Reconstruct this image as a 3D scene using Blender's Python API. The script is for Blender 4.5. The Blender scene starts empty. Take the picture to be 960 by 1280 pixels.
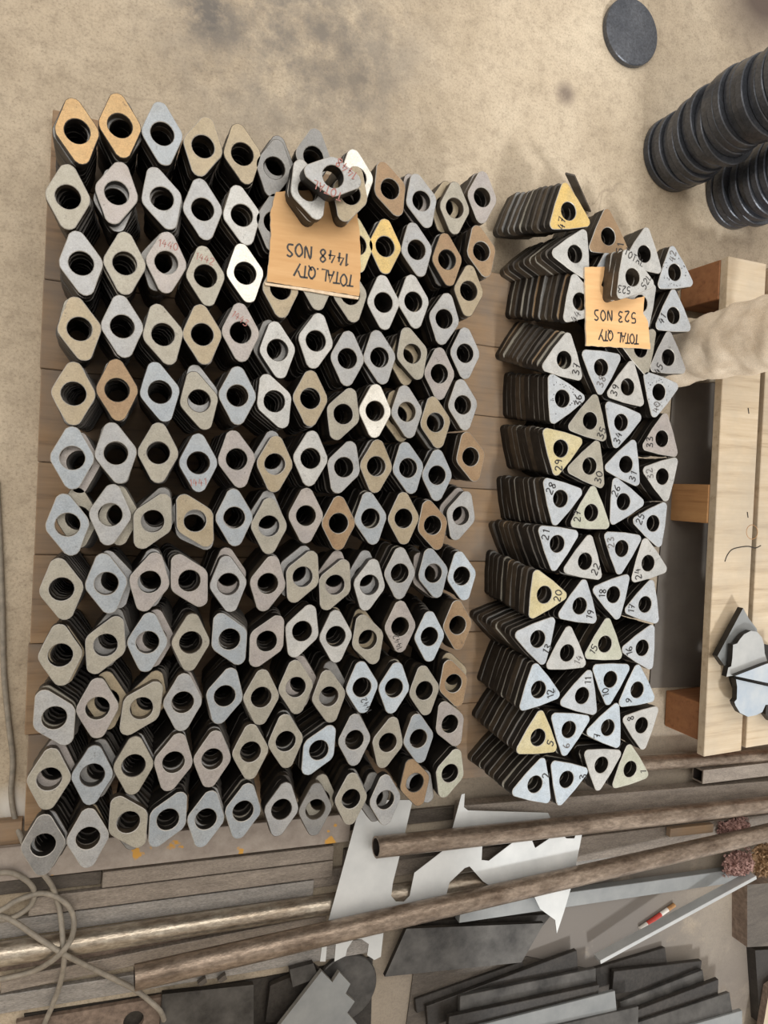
import bpy, bmesh, math, random
from mathutils import Vector, Matrix, noise

random.seed(7)
scene = bpy.context.scene
col = scene.collection

# ------------------------------------------------------------------ camera
F_PX = 900.0
CAM_H = 1.425
BOARD = 0.025                      # top of the plank deck above the floor
_d = Vector((100 - 480, -(590 - 640), -F_PX)).normalized()      # straight down, in camera axes
_x = Vector((2618 - 480, -(592 - 640), -F_PX))
_x = (_x - _d * _x.dot(_d)).normalized()
_z = -_d
_y = _z.cross(_x)
RC = Matrix((_x, _y, _z))
cam_data = bpy.data.cameras.new('camera')
cam_data.lens = F_PX / 1280 * 36.0
cam_data.sensor_width = 36.0
cam_data.clip_start = 0.01
cam = bpy.data.objects.new('camera', cam_data)
col.objects.link(cam)
M4 = RC.to_4x4()
M4.translation = Vector((0, 0, CAM_H))
cam.matrix_world = M4
scene.camera = cam


def P(px, py, z=0.0):
    """the point of the place at height z that the photograph shows at (px, py)"""
    r = RC @ Vector((px - 480, -(py - 640), -F_PX))
    t = (z - CAM_H) / r.z
    return Vector((r.x * t, r.y * t, z))


# ------------------------------------------------------------------ light
scene.view_settings.view_transform = 'Standard'
scene.view_settings.look = 'None'
scene.view_settings.gamma = 1.0
scene.view_settings.use_curve_mapping = False
scene.view_settings.exposure = 0.32

world = bpy.data.worlds.new('world')
scene.world = world
world.use_nodes = True
wn = world.node_tree.nodes
wn['Background'].inputs['Color'].default_value = (1.0, 0.965, 0.925, 1)
wn['Background'].inputs['Strength'].default_value = 0.8

sun_d = bpy.data.lights.new('sun', 'SUN')
sun_d.energy = 1.75
sun_d.angle = math.radians(6)
sun_d.color = (0.95, 0.98, 1.0)
sun = bpy.data.objects.new('sun', sun_d)
col.objects.link(sun)
SUN_DIR = Vector((-0.06, 1.0, -1.15)).normalized()      # the way the light travels
sun.rotation_euler = SUN_DIR.to_track_quat('-Z', 'Y').to_euler()
sun.location = (0.5, -4, 5)

# added overhead area light, no known source, for soft shading and pipe highlights
fill_d = bpy.data.lights.new('overhead_fill', 'AREA')
fill_d.shape = 'RECTANGLE'
fill_d.size, fill_d.size_y = 4.5, 0.9
fill_d.energy = 55
fill_d.color = (1.0, 0.97, 0.92)
fill_l = bpy.data.objects.new('overhead_fill', fill_d)
col.objects.link(fill_l)
fill_l.location = (0.2, 1.5, 3.6)
fill_l.rotation_euler = (Vector((0.5, -0.2, 0)) - Vector((0.2, 1.5, 3.6))).to_track_quat('-Z', 'Y').to_euler()


# ------------------------------------------------------------------ materials
def srgb(r, g, b):
    f = lambda c: (c / 255 / 12.92) if c / 255 <= 0.04045 else ((c / 255 + 0.055) / 1.055) ** 2.4
    return (f(r), f(g), f(b), 1.0)


class NT:
    def __init__(self, name):
        self.m = bpy.data.materials.new(name)
        self.m.use_nodes = True
        self.t = self.m.node_tree
        self.b = self.t.nodes['Principled BSDF']

    def n(self, typ, **kw):
        nd = self.t.nodes.new(typ)
        for k, v in kw.items():
            if k.startswith('i_'):
                nd.inputs[k[2:].replace('_', ' ')].default_value = v
            else:
                setattr(nd, k, v)
        return nd

    def l(self, a, b):
        self.t.links.new(a, b)

    def ramp(self, fac, stops):
        r = self.n('ShaderNodeValToRGB')
        e = r.color_ramp.elements
        while len(e) < len(stops):
            e.new(0.5)
        for i, (p, c) in enumerate(stops):
            e[i].position = p
            e[i].color = c
        self.l(fac, r.inputs['Fac'])
        return r.outputs['Color']

    def mix(self, fac, a, b, mode='MIX'):
        m = self.n('ShaderNodeMix', data_type='RGBA', blend_type=mode)
        for sock, v in ((m.inputs[0], fac), (m.inputs[6], a), (m.inputs[7], b)):
            if hasattr(v, 'is_linked'):
                self.l(v, sock)
            else:
                sock.default_value = v
        return m.outputs[2]

    def noise(self, vec, scale, detail=4, rough=0.6):
        n = self.n('ShaderNodeTexNoise')
        n.inputs['Scale'].default_value = scale
        n.inputs['Detail'].default_value = detail
        n.inputs['Roughness'].default_value = rough
        if vec is not None:
            self.l(vec, n.inputs['Vector'])
        return n.outputs['Fac']

    def bump(self, h, strength=0.3, dist=0.002):
        b = self.n('ShaderNodeBump')
        b.inputs['Strength'].default_value = strength
        b.inputs['Distance'].default_value = dist
        self.l(h, b.inputs['Height'])
        self.l(b.outputs['Normal'], self.b.inputs['Normal'])


def offset_vec(t, scale=(1, 1, 1)):
    """object coordinates shifted by a random amount for each object"""
    tc = t.n('ShaderNodeTexCoord')
    oi = t.n('ShaderNodeObjectInfo')
    mul = t.n('ShaderNodeMath', operation='MULTIPLY')
    t.l(oi.outputs['Random'], mul.inputs[0])
    mul.inputs[1].default_value = 37.0
    mp = t.n('ShaderNodeMapping')
    mp.inputs['Scale'].default_value = scale
    t.l(tc.outputs['Object'], mp.inputs['Vector'])
    add = t.n('ShaderNodeVectorMath', operation='ADD')
    t.l(mp.outputs['Vector'], add.inputs[0])
    t.l(mul.outputs[0], add.inputs[1])
    return add.outputs[0], oi.outputs['Random']


def metal_face(name, base, tint, metallic=0.35, rough=0.42, var=0.18, spots=(60, 55, 50)):
    t = NT(name)
    v, rnd = offset_vec(t)
    a = t.noise(v, 18, 5, 0.65)
    c = t.ramp(a, [(0.34, srgb(*base)), (0.7, srgb(*tint))])
    g = t.noise(v, 55, 5, 0.7)
    c = t.mix(0.7, c, t.ramp(g, [(0.3, (.80, .79, .77, 1)), (0.55, (1.0, 1.0, 1.0, 1)), (0.75, (1.10, 1.10, 1.11, 1))]), 'MULTIPLY')
    f = t.noise(v, 420, 2, 0.7)
    c = t.mix(0.55, c, t.ramp(f, [(0.3, (1 - var * 2, 1 - var * 2, 1 - var * 2, 1)), (0.7, (1 + var, 1 + var, 1 + var, 1))]), 'MULTIPLY')
    s = t.noise(v, 75, 3, 0.6)
    m = t.ramp(s, [(0.66, (0, 0, 0, 1)), (0.74, (0.45, 0.45, 0.45, 1))])
    c = t.mix(m, c, srgb(*spots))
    t.l(c, t.b.inputs['Base Color'])
    t.b.inputs['Metallic'].default_value = metallic
    r = t.ramp(a, [(0.3, (rough - .08,) * 3 + (1,)), (0.7, (rough + .12,) * 3 + (1,))])
    t.l(r, t.b.inputs['Roughness'])
    t.bump(f, 0.25, 0.0006)
    return t.m


FACE = {
    'grey':   metal_face('steel_grey', (150, 150, 150), (168, 166, 162)),
    'dgrey':  metal_face('steel_dark_grey', (122, 121, 119), (142, 139, 134)),
    'light':  metal_face('steel_light', (170, 169, 165), (187, 184, 178)),
    'white':  metal_face('steel_day_reflection', (215, 210, 198), (228, 224, 214), 0.3, 0.38),  # daylight reflection painted in as a whiter base colour
    'blue':   metal_face('steel_blue_grey', (146, 152, 157), (160, 163, 164)),
    'sky':    metal_face('steel_pale_blue', (170, 180, 188), (184, 190, 194)),
    'pale':   metal_face('steel_pale_grey', (166, 170, 174), (180, 182, 183)),
    'mauve':  metal_face('steel_mauve_grey', (152, 145, 141), (168, 159, 151)),
    'olive':  metal_face('steel_olive', (148, 143, 130), (164, 157, 142)),
    'green':  metal_face('steel_green_grey', (170, 170, 152), (184, 182, 166)),
    'tan':    metal_face('steel_tan', (152, 137, 111), (163, 150, 127)),
    'ochre':  metal_face('steel_ochre', (180, 144, 96), (184, 155, 112)),
    'brown':  metal_face('steel_brown', (140, 113, 84), (152, 128, 98)),
    'yellow': metal_face('steel_yellow', (204, 172, 100), (190, 168, 118)),
    'stack_shade':   metal_face('steel_stack_shade', (66, 61, 56), (88, 82, 75), 0.3, 0.45),  # lower plates darkened to paint in the shade inside the stacks
    'cream':  metal_face('steel_cream', (186, 172, 128), (190, 180, 148)),
}


def simple(name, a, b, scale=20, metallic=0.0, rough=0.6, bump=0.0, stretch=(1, 1, 1), detail=5, fine=None, dist=0.002):
    t = NT(name)
    v, rnd = offset_vec(t, stretch)
    n = t.noise(v, scale, detail, 0.65)
    c = t.ramp(n, [(0.32, srgb(*a)), (0.68, srgb(*b))])
    if fine:
        f = t.noise(v, fine, 3, 0.7)
        c = t.mix(0.7, c, t.ramp(f, [(0.32, (.5, .48, .46, 1)), (0.66, (1.32, 1.32, 1.32, 1))]), 'MULTIPLY')
    t.l(c, t.b.inputs['Base Color'])
    t.b.inputs['Metallic'].default_value = metallic
    t.b.inputs['Roughness'].default_value = rough
    if bump:
        t.bump(f if fine else n, bump, dist)
    return t.m


EDGE = simple('plate_edge', (26, 23, 20), (46, 41, 36), 60, 0.3, 0.5)  # dark cut edge, deepened further to paint in shade between stacks
EDGE_WARM = simple('plate_edge_warm', (58, 50, 41), (82, 71, 58), 60, 0.3, 0.5)
RIM = simple('plate_rim', (158, 154, 146), (186, 180, 170), 80, 0.5, 0.4)
RIM_DULL = simple('plate_rim_dull', (70, 64, 57), (92, 85, 76), 80, 0.4, 0.45)
CARD = simple('cardboard', (200, 155, 104), (214, 172, 122), 7, 0, 0.85, 0.15, (1, 9, 1))
CARD_TORN = simple('cardboard_torn', (205, 180, 150), (232, 214, 188), 90, 0, 0.9, 0.6)
INK = simple('black_marker', (30, 28, 27), (48, 44, 42), 80, 0, 0.5)
INK_RED = simple('red_marker', (150, 92, 84), (168, 116, 106), 120, 0, 0.6)
INK_FAINT = simple('faded_marker', (84, 80, 78), (112, 108, 104), 120, 0, 0.6)
BAR = simple('mill_steel', (124, 114, 104), (150, 139, 127), 14, 0.35, 0.48, 0.15, (1, 5, 1), fine=160)
BAR_GREY = simple('grey_steel', (130, 126, 121), (156, 150, 143), 14, 0.35, 0.45, 0.1, (1, 5, 1), fine=160)
BAR_DARK = simple('dark_steel', (74, 67, 60), (96, 88, 79), 14, 0.3, 0.55, 0.1, (1, 5, 1), fine=160)
PIPE = simple('pipe_steel', (98, 82, 68), (150, 134, 118), 30, 0.6, 0.34, 0.5, (.4, 1, 1), fine=150)
PIPE_BRIGHT = simple('pipe_bright_steel', (130, 114, 96), (180, 170, 154), 26, 0.7, 0.28, 0.4, (.4, 1, 1), fine=150)
PIPE_IN = simple('pipe_inside', (30, 24, 20), (48, 38, 32), 30, 0.2, 0.7)
SHEET = simple('bright_sheet', (188, 189, 187), (206, 206, 203), 12, 0.35, 0.42, 0.05)
SHEET_SIDE = simple('sheet_cut_edge', (120, 116, 108), (150, 144, 134), 40, 0.3, 0.5)
DARK = simple('black_plate', (42, 40, 38), (94, 91, 87), 13, 0.4, 0.36, 0.08, detail=8)
DARK2 = simple('charcoal_plate', (38, 35, 32), (58, 53, 48), 12, 0.35, 0.42, 0.08, fine=140)
SHADE_STEEL = simple('shade_sheet_steel', (92, 86, 80), (112, 105, 97), 6, 0.2, 0.5)
GREYP = simple('grey_plate', (122, 124, 124), (142, 143, 141), 12, 0.35, 0.42, 0.05)
LGREYP = simple('light_grey_plate', (160, 161, 160), (178, 178, 175), 14, 0.35, 0.42, 0.05)
PALEB = simple('pale_blue_plate', (160, 172, 184), (186, 190, 192), 16, 0.35, 0.4, 0.05)
DISC = simple('disc_steel', (62, 65, 71), (88, 90, 95), 12, 0.5, 0.36, 0.08, fine=200)
RUSTPL = simple('rust_plate', (104, 88, 76), (132, 114, 100), 16, 0.2, 0.65, 0.3, fine=90)
SWARF_P = simple('pink_swarf', (126, 92, 84), (176, 140, 130), 60, 0.2, 0.6)
SWARF_O = simple('ochre_swarf', (116, 88, 62), (160, 128, 92), 60, 0.2, 0.6)
CABLE = simple('cable_rubber', (112, 104, 92), (146, 136, 121), 60, 0, 0.6)
CLOTH = simple('white_cotton', (200, 181, 156), (220, 204, 182), 30, 0, 0.9, 0.2, fine=900)
SHOE = simple('shoe_leather', (40, 34, 30), (60, 52, 46), 30, 0, 0.6)
SKIN = simple('skin', (150, 105, 80), (165, 120, 92), 30, 0, 0.6)
REDP = simple('red_paint', (168, 44, 36), (190, 70, 56), 50, 0, 0.5)
WHITEP = simple('white_paint', (214, 206, 196), (226, 220, 210), 50, 0, 0.5)


def wood(name, a, b, dark, gscale, axis=0, rough=0.75, stain_or_shade=None):
    t = NT(name)
    sc = [60, 60, 60]
    sc[axis] = 3.0
    v, rnd = offset_vec(t, tuple(sc))
    w, _ = offset_vec(t, (1, 1, 1))
    n = t.noise(v, gscale, 6, 0.7)
    c = t.ramp(n, [(0.3, srgb(*dark)), (0.45, srgb(*a)), (0.7, srgb(*b))])
    big = t.noise(w, 5, 5, 0.65)
    c = t.mix(t.ramp(big, [(0.4, (0, 0, 0, 1)), (0.66, (.8, .8, .8, 1))]), c, srgb(*(stain_or_shade or dark)))
    t.l(c, t.b.inputs['Base Color'])
    t.b.inputs['Roughness'].default_value = rough
    t.bump(n, 0.35, 0.001)
    return t.m


PLANK = wood('old_plank', (138, 110, 80), (154, 127, 96), (96, 76, 56), 1.0, 0, stain_or_shade=(116, 104, 92))
PINE = wood('sawn_pine', (184, 164, 136), (200, 183, 157), (150, 130, 104), 0.9, 1, stain_or_shade=(168, 155, 136))
PINE_END = wood('pine_bearer', (168, 122, 76), (186, 142, 92), (128, 88, 52), 0.9, 2, stain_or_shade=(150, 110, 70))
REDWOOD = wood('brown_bearer', (150, 100, 62), (166, 116, 74), (112, 70, 42), 0.9, 0, stain_or_shade=(124, 82, 54))

# paint-spattered bar
t = NT('painted_mill_steel')
v, rnd = offset_vec(t)
n = t.noise(v, 30, 5, 0.7)
c = t.ramp(n, [(0.32, srgb(136, 124, 114)), (0.68, srgb(162, 151, 140))])
y = t.noise(v, 19, 3, 0.55)
c = t.mix(t.ramp(y, [(0.63, (0, 0, 0, 1)), (0.655, (1, 1, 1, 1))]), c, srgb(196, 146, 62))
t.l(c, t.b.inputs['Base Color'])
t.b.inputs['Metallic'].default_value = 0.2
t.b.inputs['Roughness'].default_value = 0.5
BAR_PAINT = t.m

# concrete floor
t = NT('concrete')
tc = t.n('ShaderNodeTexCoord')
V = tc.outputs['Object']
n1 = t.noise(V, 3.2, 6, 0.62)
c = t.ramp(n1, [(0.3, srgb(158, 142, 119)), (0.5, srgb(176, 160, 137)), (0.7, srgb(188, 173, 150))])
n2 = t.noise(V, 34, 8, 0.8)
c = t.mix(0.75, c, t.ramp(n2, [(0.34, (.66, .64, .62, 1)), (0.5, (1, 1, 1, 1)), (0.68, (1.14, 1.14, 1.14, 1))]), 'MULTIPLY')
n3 = t.noise(V, 210, 4, 0.85)
c = t.mix(0.8, c, t.ramp(n3, [(0.34, (.55, .53, .50, 1)), (0.47, (.98, .98, .98, 1)), (0.7, (1.16, 1.16, 1.16, 1))]), 'MULTIPLY')


def stain_or_shade(c, centre, radius, colour, amount, nscale=9, lo=0.42, hi=0.62):  # soft patch of floor colour, for real stains and painted shade
    sub = t.n('ShaderNodeVectorMath', operation='DISTANCE')
    t.l(V, sub.inputs[0])
    sub.inputs[1].default_value = centre
    mr = t.n('ShaderNodeMapRange')
    mr.inputs['From Min'].default_value = radius
    mr.inputs['From Max'].default_value = radius * 0.25
    t.l(sub.outputs['Value'], mr.inputs['Value'])
    nz = t.ramp(t.noise(V, nscale, 6, 0.7), [(lo, (0, 0, 0, 1)), (hi, (1, 1, 1, 1))])
    m = t.n('ShaderNodeMath', operation='MULTIPLY')
    t.l(mr.outputs['Result'], m.inputs[0])
    t.l(nz, m.inputs[1])
    m2 = t.n('ShaderNodeMath', operation='MULTIPLY')
    t.l(m.outputs[0], m2.inputs[0])
    m2.inputs[1].default_value = amount
    return t.mix(m2.outputs[0], c, srgb(*colour))


c = stain_or_shade(c, P(370, 20), 0.36, (122, 114, 104), 0.9, 11, 0.40, 0.60)
c = stain_or_shade(c, P(262, 18), 0.09, (100, 95, 90), 0.9, 18, 0.36, 0.55)
c = stain_or_shade(c, P(440, 75), 0.16, (112, 104, 94), 0.7, 12)
c = stain_or_shade(c, P(707, 117), 0.035, (110, 96, 84), 0.9, 30, 0.3, 0.45)
c = stain_or_shade(c, P(955, -10), 0.22, (74, 60, 50), 1.0, 6, 0.2, 0.4)
c = stain_or_shade(c, P(930, 1230), 0.3, (90, 78, 68), 0.8, 6, 0.2, 0.5)  # shade of the lower right floor painted in
c = stain_or_shade(c, P(720, 1220), 0.95, (106, 99, 92), 1.0, 5, 0.12, 0.42)  # steel grime, plus the shade of the lower floor painted in
c = stain_or_shade(c, P(870, 640), 0.3, (86, 80, 76), 0.8, 5, 0.1, 0.4)  # shade beside the pallet painted into the floor colour
c = stain_or_shade(c, P(15, 1010), 0.05, (206, 200, 190), 0.9, 14, 0.3, 0.45)
# hairline cracks
vo = t.n('ShaderNodeTexVoronoi', feature='DISTANCE_TO_EDGE')
vo.inputs['Scale'].default_value = 2.3
wv = t.n('ShaderNodeVectorMath', operation='ADD')
nn = t.n('ShaderNodeTexNoise')
nn.inputs['Scale'].default_value = 6
t.l(V, nn.inputs['Vector'])
sc_ = t.n('ShaderNodeVectorMath', operation='SCALE')
sc_.inputs['Scale'].default_value = 0.25
t.l(nn.outputs['Color'], sc_.inputs[0])
t.l(V, wv.inputs[0])
t.l(sc_.outputs[0], wv.inputs[1])
t.l(wv.outputs[0], vo.inputs['Vector'])
cr = t.ramp(vo.outputs['Distance'], [(0.0, (.4, .4, .4, 1)), (0.008, (0, 0, 0, 1))])
crn = t.mix(1.0, cr, t.ramp(t.noise(V, 2.0, 3), [(0.52, (0, 0, 0, 1)), (0.62, (1, 1, 1, 1))]), 'MULTIPLY')
c = t.mix(crn, c, srgb(110, 96, 80))
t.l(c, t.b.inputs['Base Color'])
t.b.inputs['Roughness'].default_value = 0.7
t.bump(n2, 0.25, 0.003)
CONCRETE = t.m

PLASTER = simple('plaster', (190, 180, 165), (202, 192, 178), 5, 0, 0.9)


# ------------------------------------------------------------------ helpers
def mesh_obj(name, verts, faces, mats, fmat=None, parent=None, smooth=False):
    me = bpy.data.meshes.new(name)
    me.from_pydata([tuple(v) for v in verts], [], faces)
    for m in (mats if isinstance(mats, (list, tuple)) else [mats]):
        me.materials.append(m)
    if fmat:
        me.polygons.foreach_set('material_index', fmat)
    if smooth:
        me.polygons.foreach_set('use_smooth', [True] * len(me.polygons))
    me.update()
    o = bpy.data.objects.new(name, me)
    col.objects.link(o)
    if parent:
        o.parent = parent
    return o


def tag(o, label=None, cat=None, group=None, kind=None):
    if label:
        o['label'] = label
    if cat:
        o['category'] = cat
    if group:
        o['group'] = group
    if kind:
        o['kind'] = kind
    return o


def empty(name, loc=(0, 0, 0)):
    o = bpy.data.objects.new(name, None)
    o.empty_display_size = 0.05
    o.location = loc
    col.objects.link(o)
    return o


def frame(axis, up=Vector((0, 0, 1)), roll=0.0):
    """3x3 matrix: x along axis, z near up, rolled about the axis"""
    x = Vector(axis).normalized()
    y_ = up.cross(x).normalized()
    z_ = x.cross(y_)
    m = Matrix((x, y_, z_)).transposed()
    return m @ Matrix.Rotation(roll, 3, 'X')


def place(o, loc, m3):
    m = m3.to_4x4()
    m.translation = loc
    o.matrix_world = m


def box_mesh(L, W, T, b=0.001):
    """box with chamfered edges centred on the origin"""
    bm = bmesh.new()
    bmesh.ops.create_cube(bm, size=1)
    bmesh.ops.scale(bm, vec=(L, W, T), verts=bm.verts)
    bmesh.ops.bevel(bm, geom=list(bm.edges), offset=b, segments=1, affect='EDGES')
    return bm


def bm_obj(name, bm, mat, parent=None):
    me = bpy.data.meshes.new(name)
    bm.to_mesh(me)
    bm.free()
    for m in (mat if isinstance(mat, (list, tuple)) else [mat]):
        me.materials.append(m)
    o = bpy.data.objects.new(name, me)
    col.objects.link(o)
    if parent:
        o.parent = parent
    return o


def bar(name, e0, e1, ztop, thick, mat, label, cat, group=None, width=None, z1=None, roll=0.0, bev=0.001):
    """flat bar lying down; e0/e1 = (px, py_upper, py_lower) of its top face at its two ends"""
    z1 = ztop if z1 is None else z1
    a0, b0 = P(e0[0], e0[1], ztop), P(e0[0], e0[2], ztop)
    a1, b1 = P(e1[0], e1[1], z1), P(e1[0], e1[2], z1)
    c0, c1 = (a0 + b0) / 2, (a1 + b1) / 2
    ax = (c1 - c0)
    n_ = Vector((0, 0, 1)).cross(ax).normalized()
    w = width or (abs((a0 - b0).dot(n_)) + abs((a1 - b1).dot(n_))) / 2
    o = bm_obj(name, box_mesh(ax.length, w * .94, thick, bev), mat)
    m = frame(ax, roll=roll)
    place(o, (c0 + c1) / 2 - m.col[2] * (thick / 2), m)
    return tag(o, label, cat, group)


def tube_obj(name, p0, p1, r, mat, inner=None, seg=28, wall=0.004, parent=None):
    p0, p1 = Vector(p0), Vector(p1)
    L = (p1 - p0).length
    vs, fs, fm = [], [], []
    ri = r - wall
    rings = [(r, 0), (r, L), (ri, L), (ri, 0)]
    for rr, xx in rings:
        for k in range(seg):
            a = 2 * math.pi * k / seg
            vs.append((xx - L / 2, rr * math.cos(a), rr * math.sin(a)))
    for j in range(4):
        for k in range(seg):
            k2 = (k + 1) % seg
            a, b = j * seg, ((j + 1) % 4) * seg
            fs.append((a + k, a + k2, b + k2, b + k))
            fm.append(1 if j == 2 else 0)
    o = mesh_obj(name, vs, fs, [mat, inner or mat], fm, parent, True)
    if hasattr(o.data, 'set_sharp_from_angle'):
        o.data.set_sharp_from_angle(angle=math.radians(40))
    place(o, (p0 + p1) / 2, frame(p1 - p0))
    return o


def catmull(pts, n=10):
    out = []
    for i in range(len(pts) - 1):
        p0 = pts[max(i - 1, 0)]
        p1, p2 = pts[i], pts[i + 1]
        p3 = pts[min(i + 2, len(pts) - 1)]
        for k in range(n):
            u = k / n
            out.append(0.5 * ((2 * p1) + (p2 - p0) * u + (2 * p0 - 5 * p1 + 4 * p2 - p3) * u * u + (3 * p1 - p0 - 3 * p2 + p3) * u ** 3))
    out.append(pts[-1])
    return out


def sweep(name, pts, r, mat, seg=10, parent=None):
    vs, fs = [], []
    up = Vector((0, 0, 1))
    for i, p in enumerate(pts):
        tg = (pts[min(i + 1, len(pts) - 1)] - pts[max(i - 1, 0)]).normalized()
        s = tg.cross(up)
        s = s.normalized() if s.length > 1e-4 else Vector((1, 0, 0))
        u = s.cross(tg)
        for k in range(seg):
            a = 2 * math.pi * k / seg
            vs.append(p + (s * math.cos(a) + u * math.sin(a)) * r)
    for i in range(len(pts) - 1):
        for k in range(seg):
            k2 = (k + 1) % seg
            fs.append((i * seg + k, i * seg + k2, (i + 1) * seg + k2, (i + 1) * seg + k))
    fs.append(tuple(range(seg))[::-1])
    fs.append(tuple((len(pts) - 1) * seg + k for k in range(seg)))
    return mesh_obj(name, vs, fs, mat, None, parent, True)


def prism(name, pts, thick, mats, parent=None, bevel=0.0):
    """flat plate: outline pts (2-D, any order), top at z=0, bottom at -thick; side faces take the second material"""
    area = sum(pts[i][0] * pts[(i + 1) % len(pts)][1] - pts[(i + 1) % len(pts)][0] * pts[i][1] for i in range(len(pts)))
    if area < 0:
        pts = pts[::-1]
    n_ = len(pts)
    vs = [(x, y_, 0) for x, y_ in pts] + [(x, y_, -thick) for x, y_ in pts]
    fs = [tuple(range(n_)), tuple(range(2 * n_ - 1, n_ - 1, -1))]
    fm = [0, 0]
    for i in range(n_):
        j = (i + 1) % n_
        fs.append((i, i + n_, j + n_, j))
        fm.append(1)
    return mesh_obj(name, vs, fs, mats, fm, parent)


def plate_from_px(name, px, z, thick, mats, label, cat, group=None):
    w = [P(x, y_, z) for x, y_ in px]
    c0 = sum(w, Vector()) / len(w)
    o = prism(name, [((p - c0).x, (p - c0).y) for p in w], thick, mats)
    o.location = c0
    return tag(o, label, cat, group)


# ------------------------------------------------------------------ the setting
def grid_plane(name, x0, x1, y0, y1, z, mat):
    return mesh_obj(name, [(x0, y0, z), (x1, y0, z), (x1, y1, z), (x0, y1, z)], [(0, 1, 2, 3)], mat)


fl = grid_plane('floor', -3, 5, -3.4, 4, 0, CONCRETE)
def wall_box(name, x0, x1, y0, y1, z0, z1, mat):
    vs = [(x, y_, z) for z in (z0, z1) for y_ in (y0, y1) for x in (x0, x1)]
    return mesh_obj(name, vs, [(0, 2, 3, 1), (4, 5, 7, 6), (0, 1, 5, 4), (2, 6, 7, 3), (0, 4, 6, 2), (1, 3, 7, 5)], mat)


# front wall of the workshop with its tall gateway, the daylight comes in through it
wl = wall_box('wall_front', -3.0, 0.88, -2.15, -2.0, 0, 5.0, PLASTER)
tag(wl, 'plastered front wall left of the open gateway', None, None, 'structure')
tag(fl, 'worn beige concrete workshop floor with grey stains and painted shade', None, None, 'structure')

# ------------------------------------------------------------------ plank deck under the stacks
deck = empty('plank_deck', (0.55, 0, 0))
tag(deck, 'low deck of brown wooden planks carrying all the stacked plates', 'deck')
tl = P(66, 136, BOARD)
bl = P(28, 1040, BOARD)
ev = (bl - tl)                      # down the left edge
eL = ev.length
ev.normalize()
eh = Vector((-ev.y, ev.x, 0))       # to the right
if eh.x < 0:
    eh = -eh
wds = [0.118, 0.150, 0.142, 0.150, 0.150, 0.146, 0.150, 0.160]
sc_w = eL / sum(wds)
yy = 0.0
for i, w in enumerate(wds):
    w *= sc_w
    L = 0.66 if i == 0 else 1.31 + random.uniform(-.012, .012)
    x0 = 0.0 if i == 0 else random.uniform(-0.004, 0.004)
    o = bm_obj('plank', box_mesh(L, w - 0.0012, BOARD, 0.0015), PLANK, deck)
    cpos = tl + ev * (yy + w / 2) + eh * (x0 + L / 2)
    cpos.z = BOARD / 2
    m = Matrix((eh, -ev, Vector((0, 0, 1)))).transposed().to_4x4()
    m.translation = cpos
    o.matrix_parent_inverse = Matrix.Translation(deck.location).inverted()
    o.matrix_basis = m
    yy += w

# ------------------------------------------------------------------ the cut plates
T = 0.0165
NL = 10
ZT = BOARD + T * NL                 # top of the stacks
HR = 0.0184


def hull_outline(circles, K):
    pts = []
    for (cx, cy, r) in circles:
        for k in range(64):
            a = 2 * math.pi * k / 64
            pts.append((cx + r * math.cos(a), cy + r * math.sin(a)))
    pts = sorted(set(pts))

    def half(ps):
        h = []
        for p in ps:
            while len(h) >= 2 and (h[-1][0] - h[-2][0]) * (p[1] - h[-2][1]) - (h[-1][1] - h[-2][1]) * (p[0] - h[-2][0]) <= 0:
                h.pop()
            h.append(p)
        return h
    lo = half(pts)
    up = half(pts[::-1])
    hl = lo[:-1] + up[:-1]
    # resample by arc length, denser where it turns
    seg = []
    n_ = len(hl)
    for i in range(n_):
        a, b = hl[i], hl[(i + 1) % n_]
        seg.append(math.hypot(b[0] - a[0], b[1] - a[1]) ** 0.55)
    tot = sum(seg)
    out = []
    i, acc = 0, 0.0
    for k in range(K):
        s = tot * k / K
        while acc + seg[i] < s:
            acc += seg[i]
            i += 1
        u = (s - acc) / seg[i]
        a, b = hl[i], hl[(i + 1) % n_]
        out.append((a[0] + (b[0] - a[0]) * u, a[1] + (b[1] - a[1]) * u))
    return out


DIAMOND = [(0, 0.0362, 0.0133), (0, -0.0362, 0.0133), (0.0120, 0, 0.0198), (-0.0120, 0, 0.0198)]
TR, TC = 0.0465, 0.0105
TRI = [(TR * math.cos(math.radians(a)), TR * math.sin(math.radians(a)), TC) for a in (90, 210, 330)] + \
      [(0.0165 * math.cos(math.radians(a)), 0.0165 * math.sin(math.radians(a)), 0.0190) for a in (30, 150, 270)]


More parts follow.
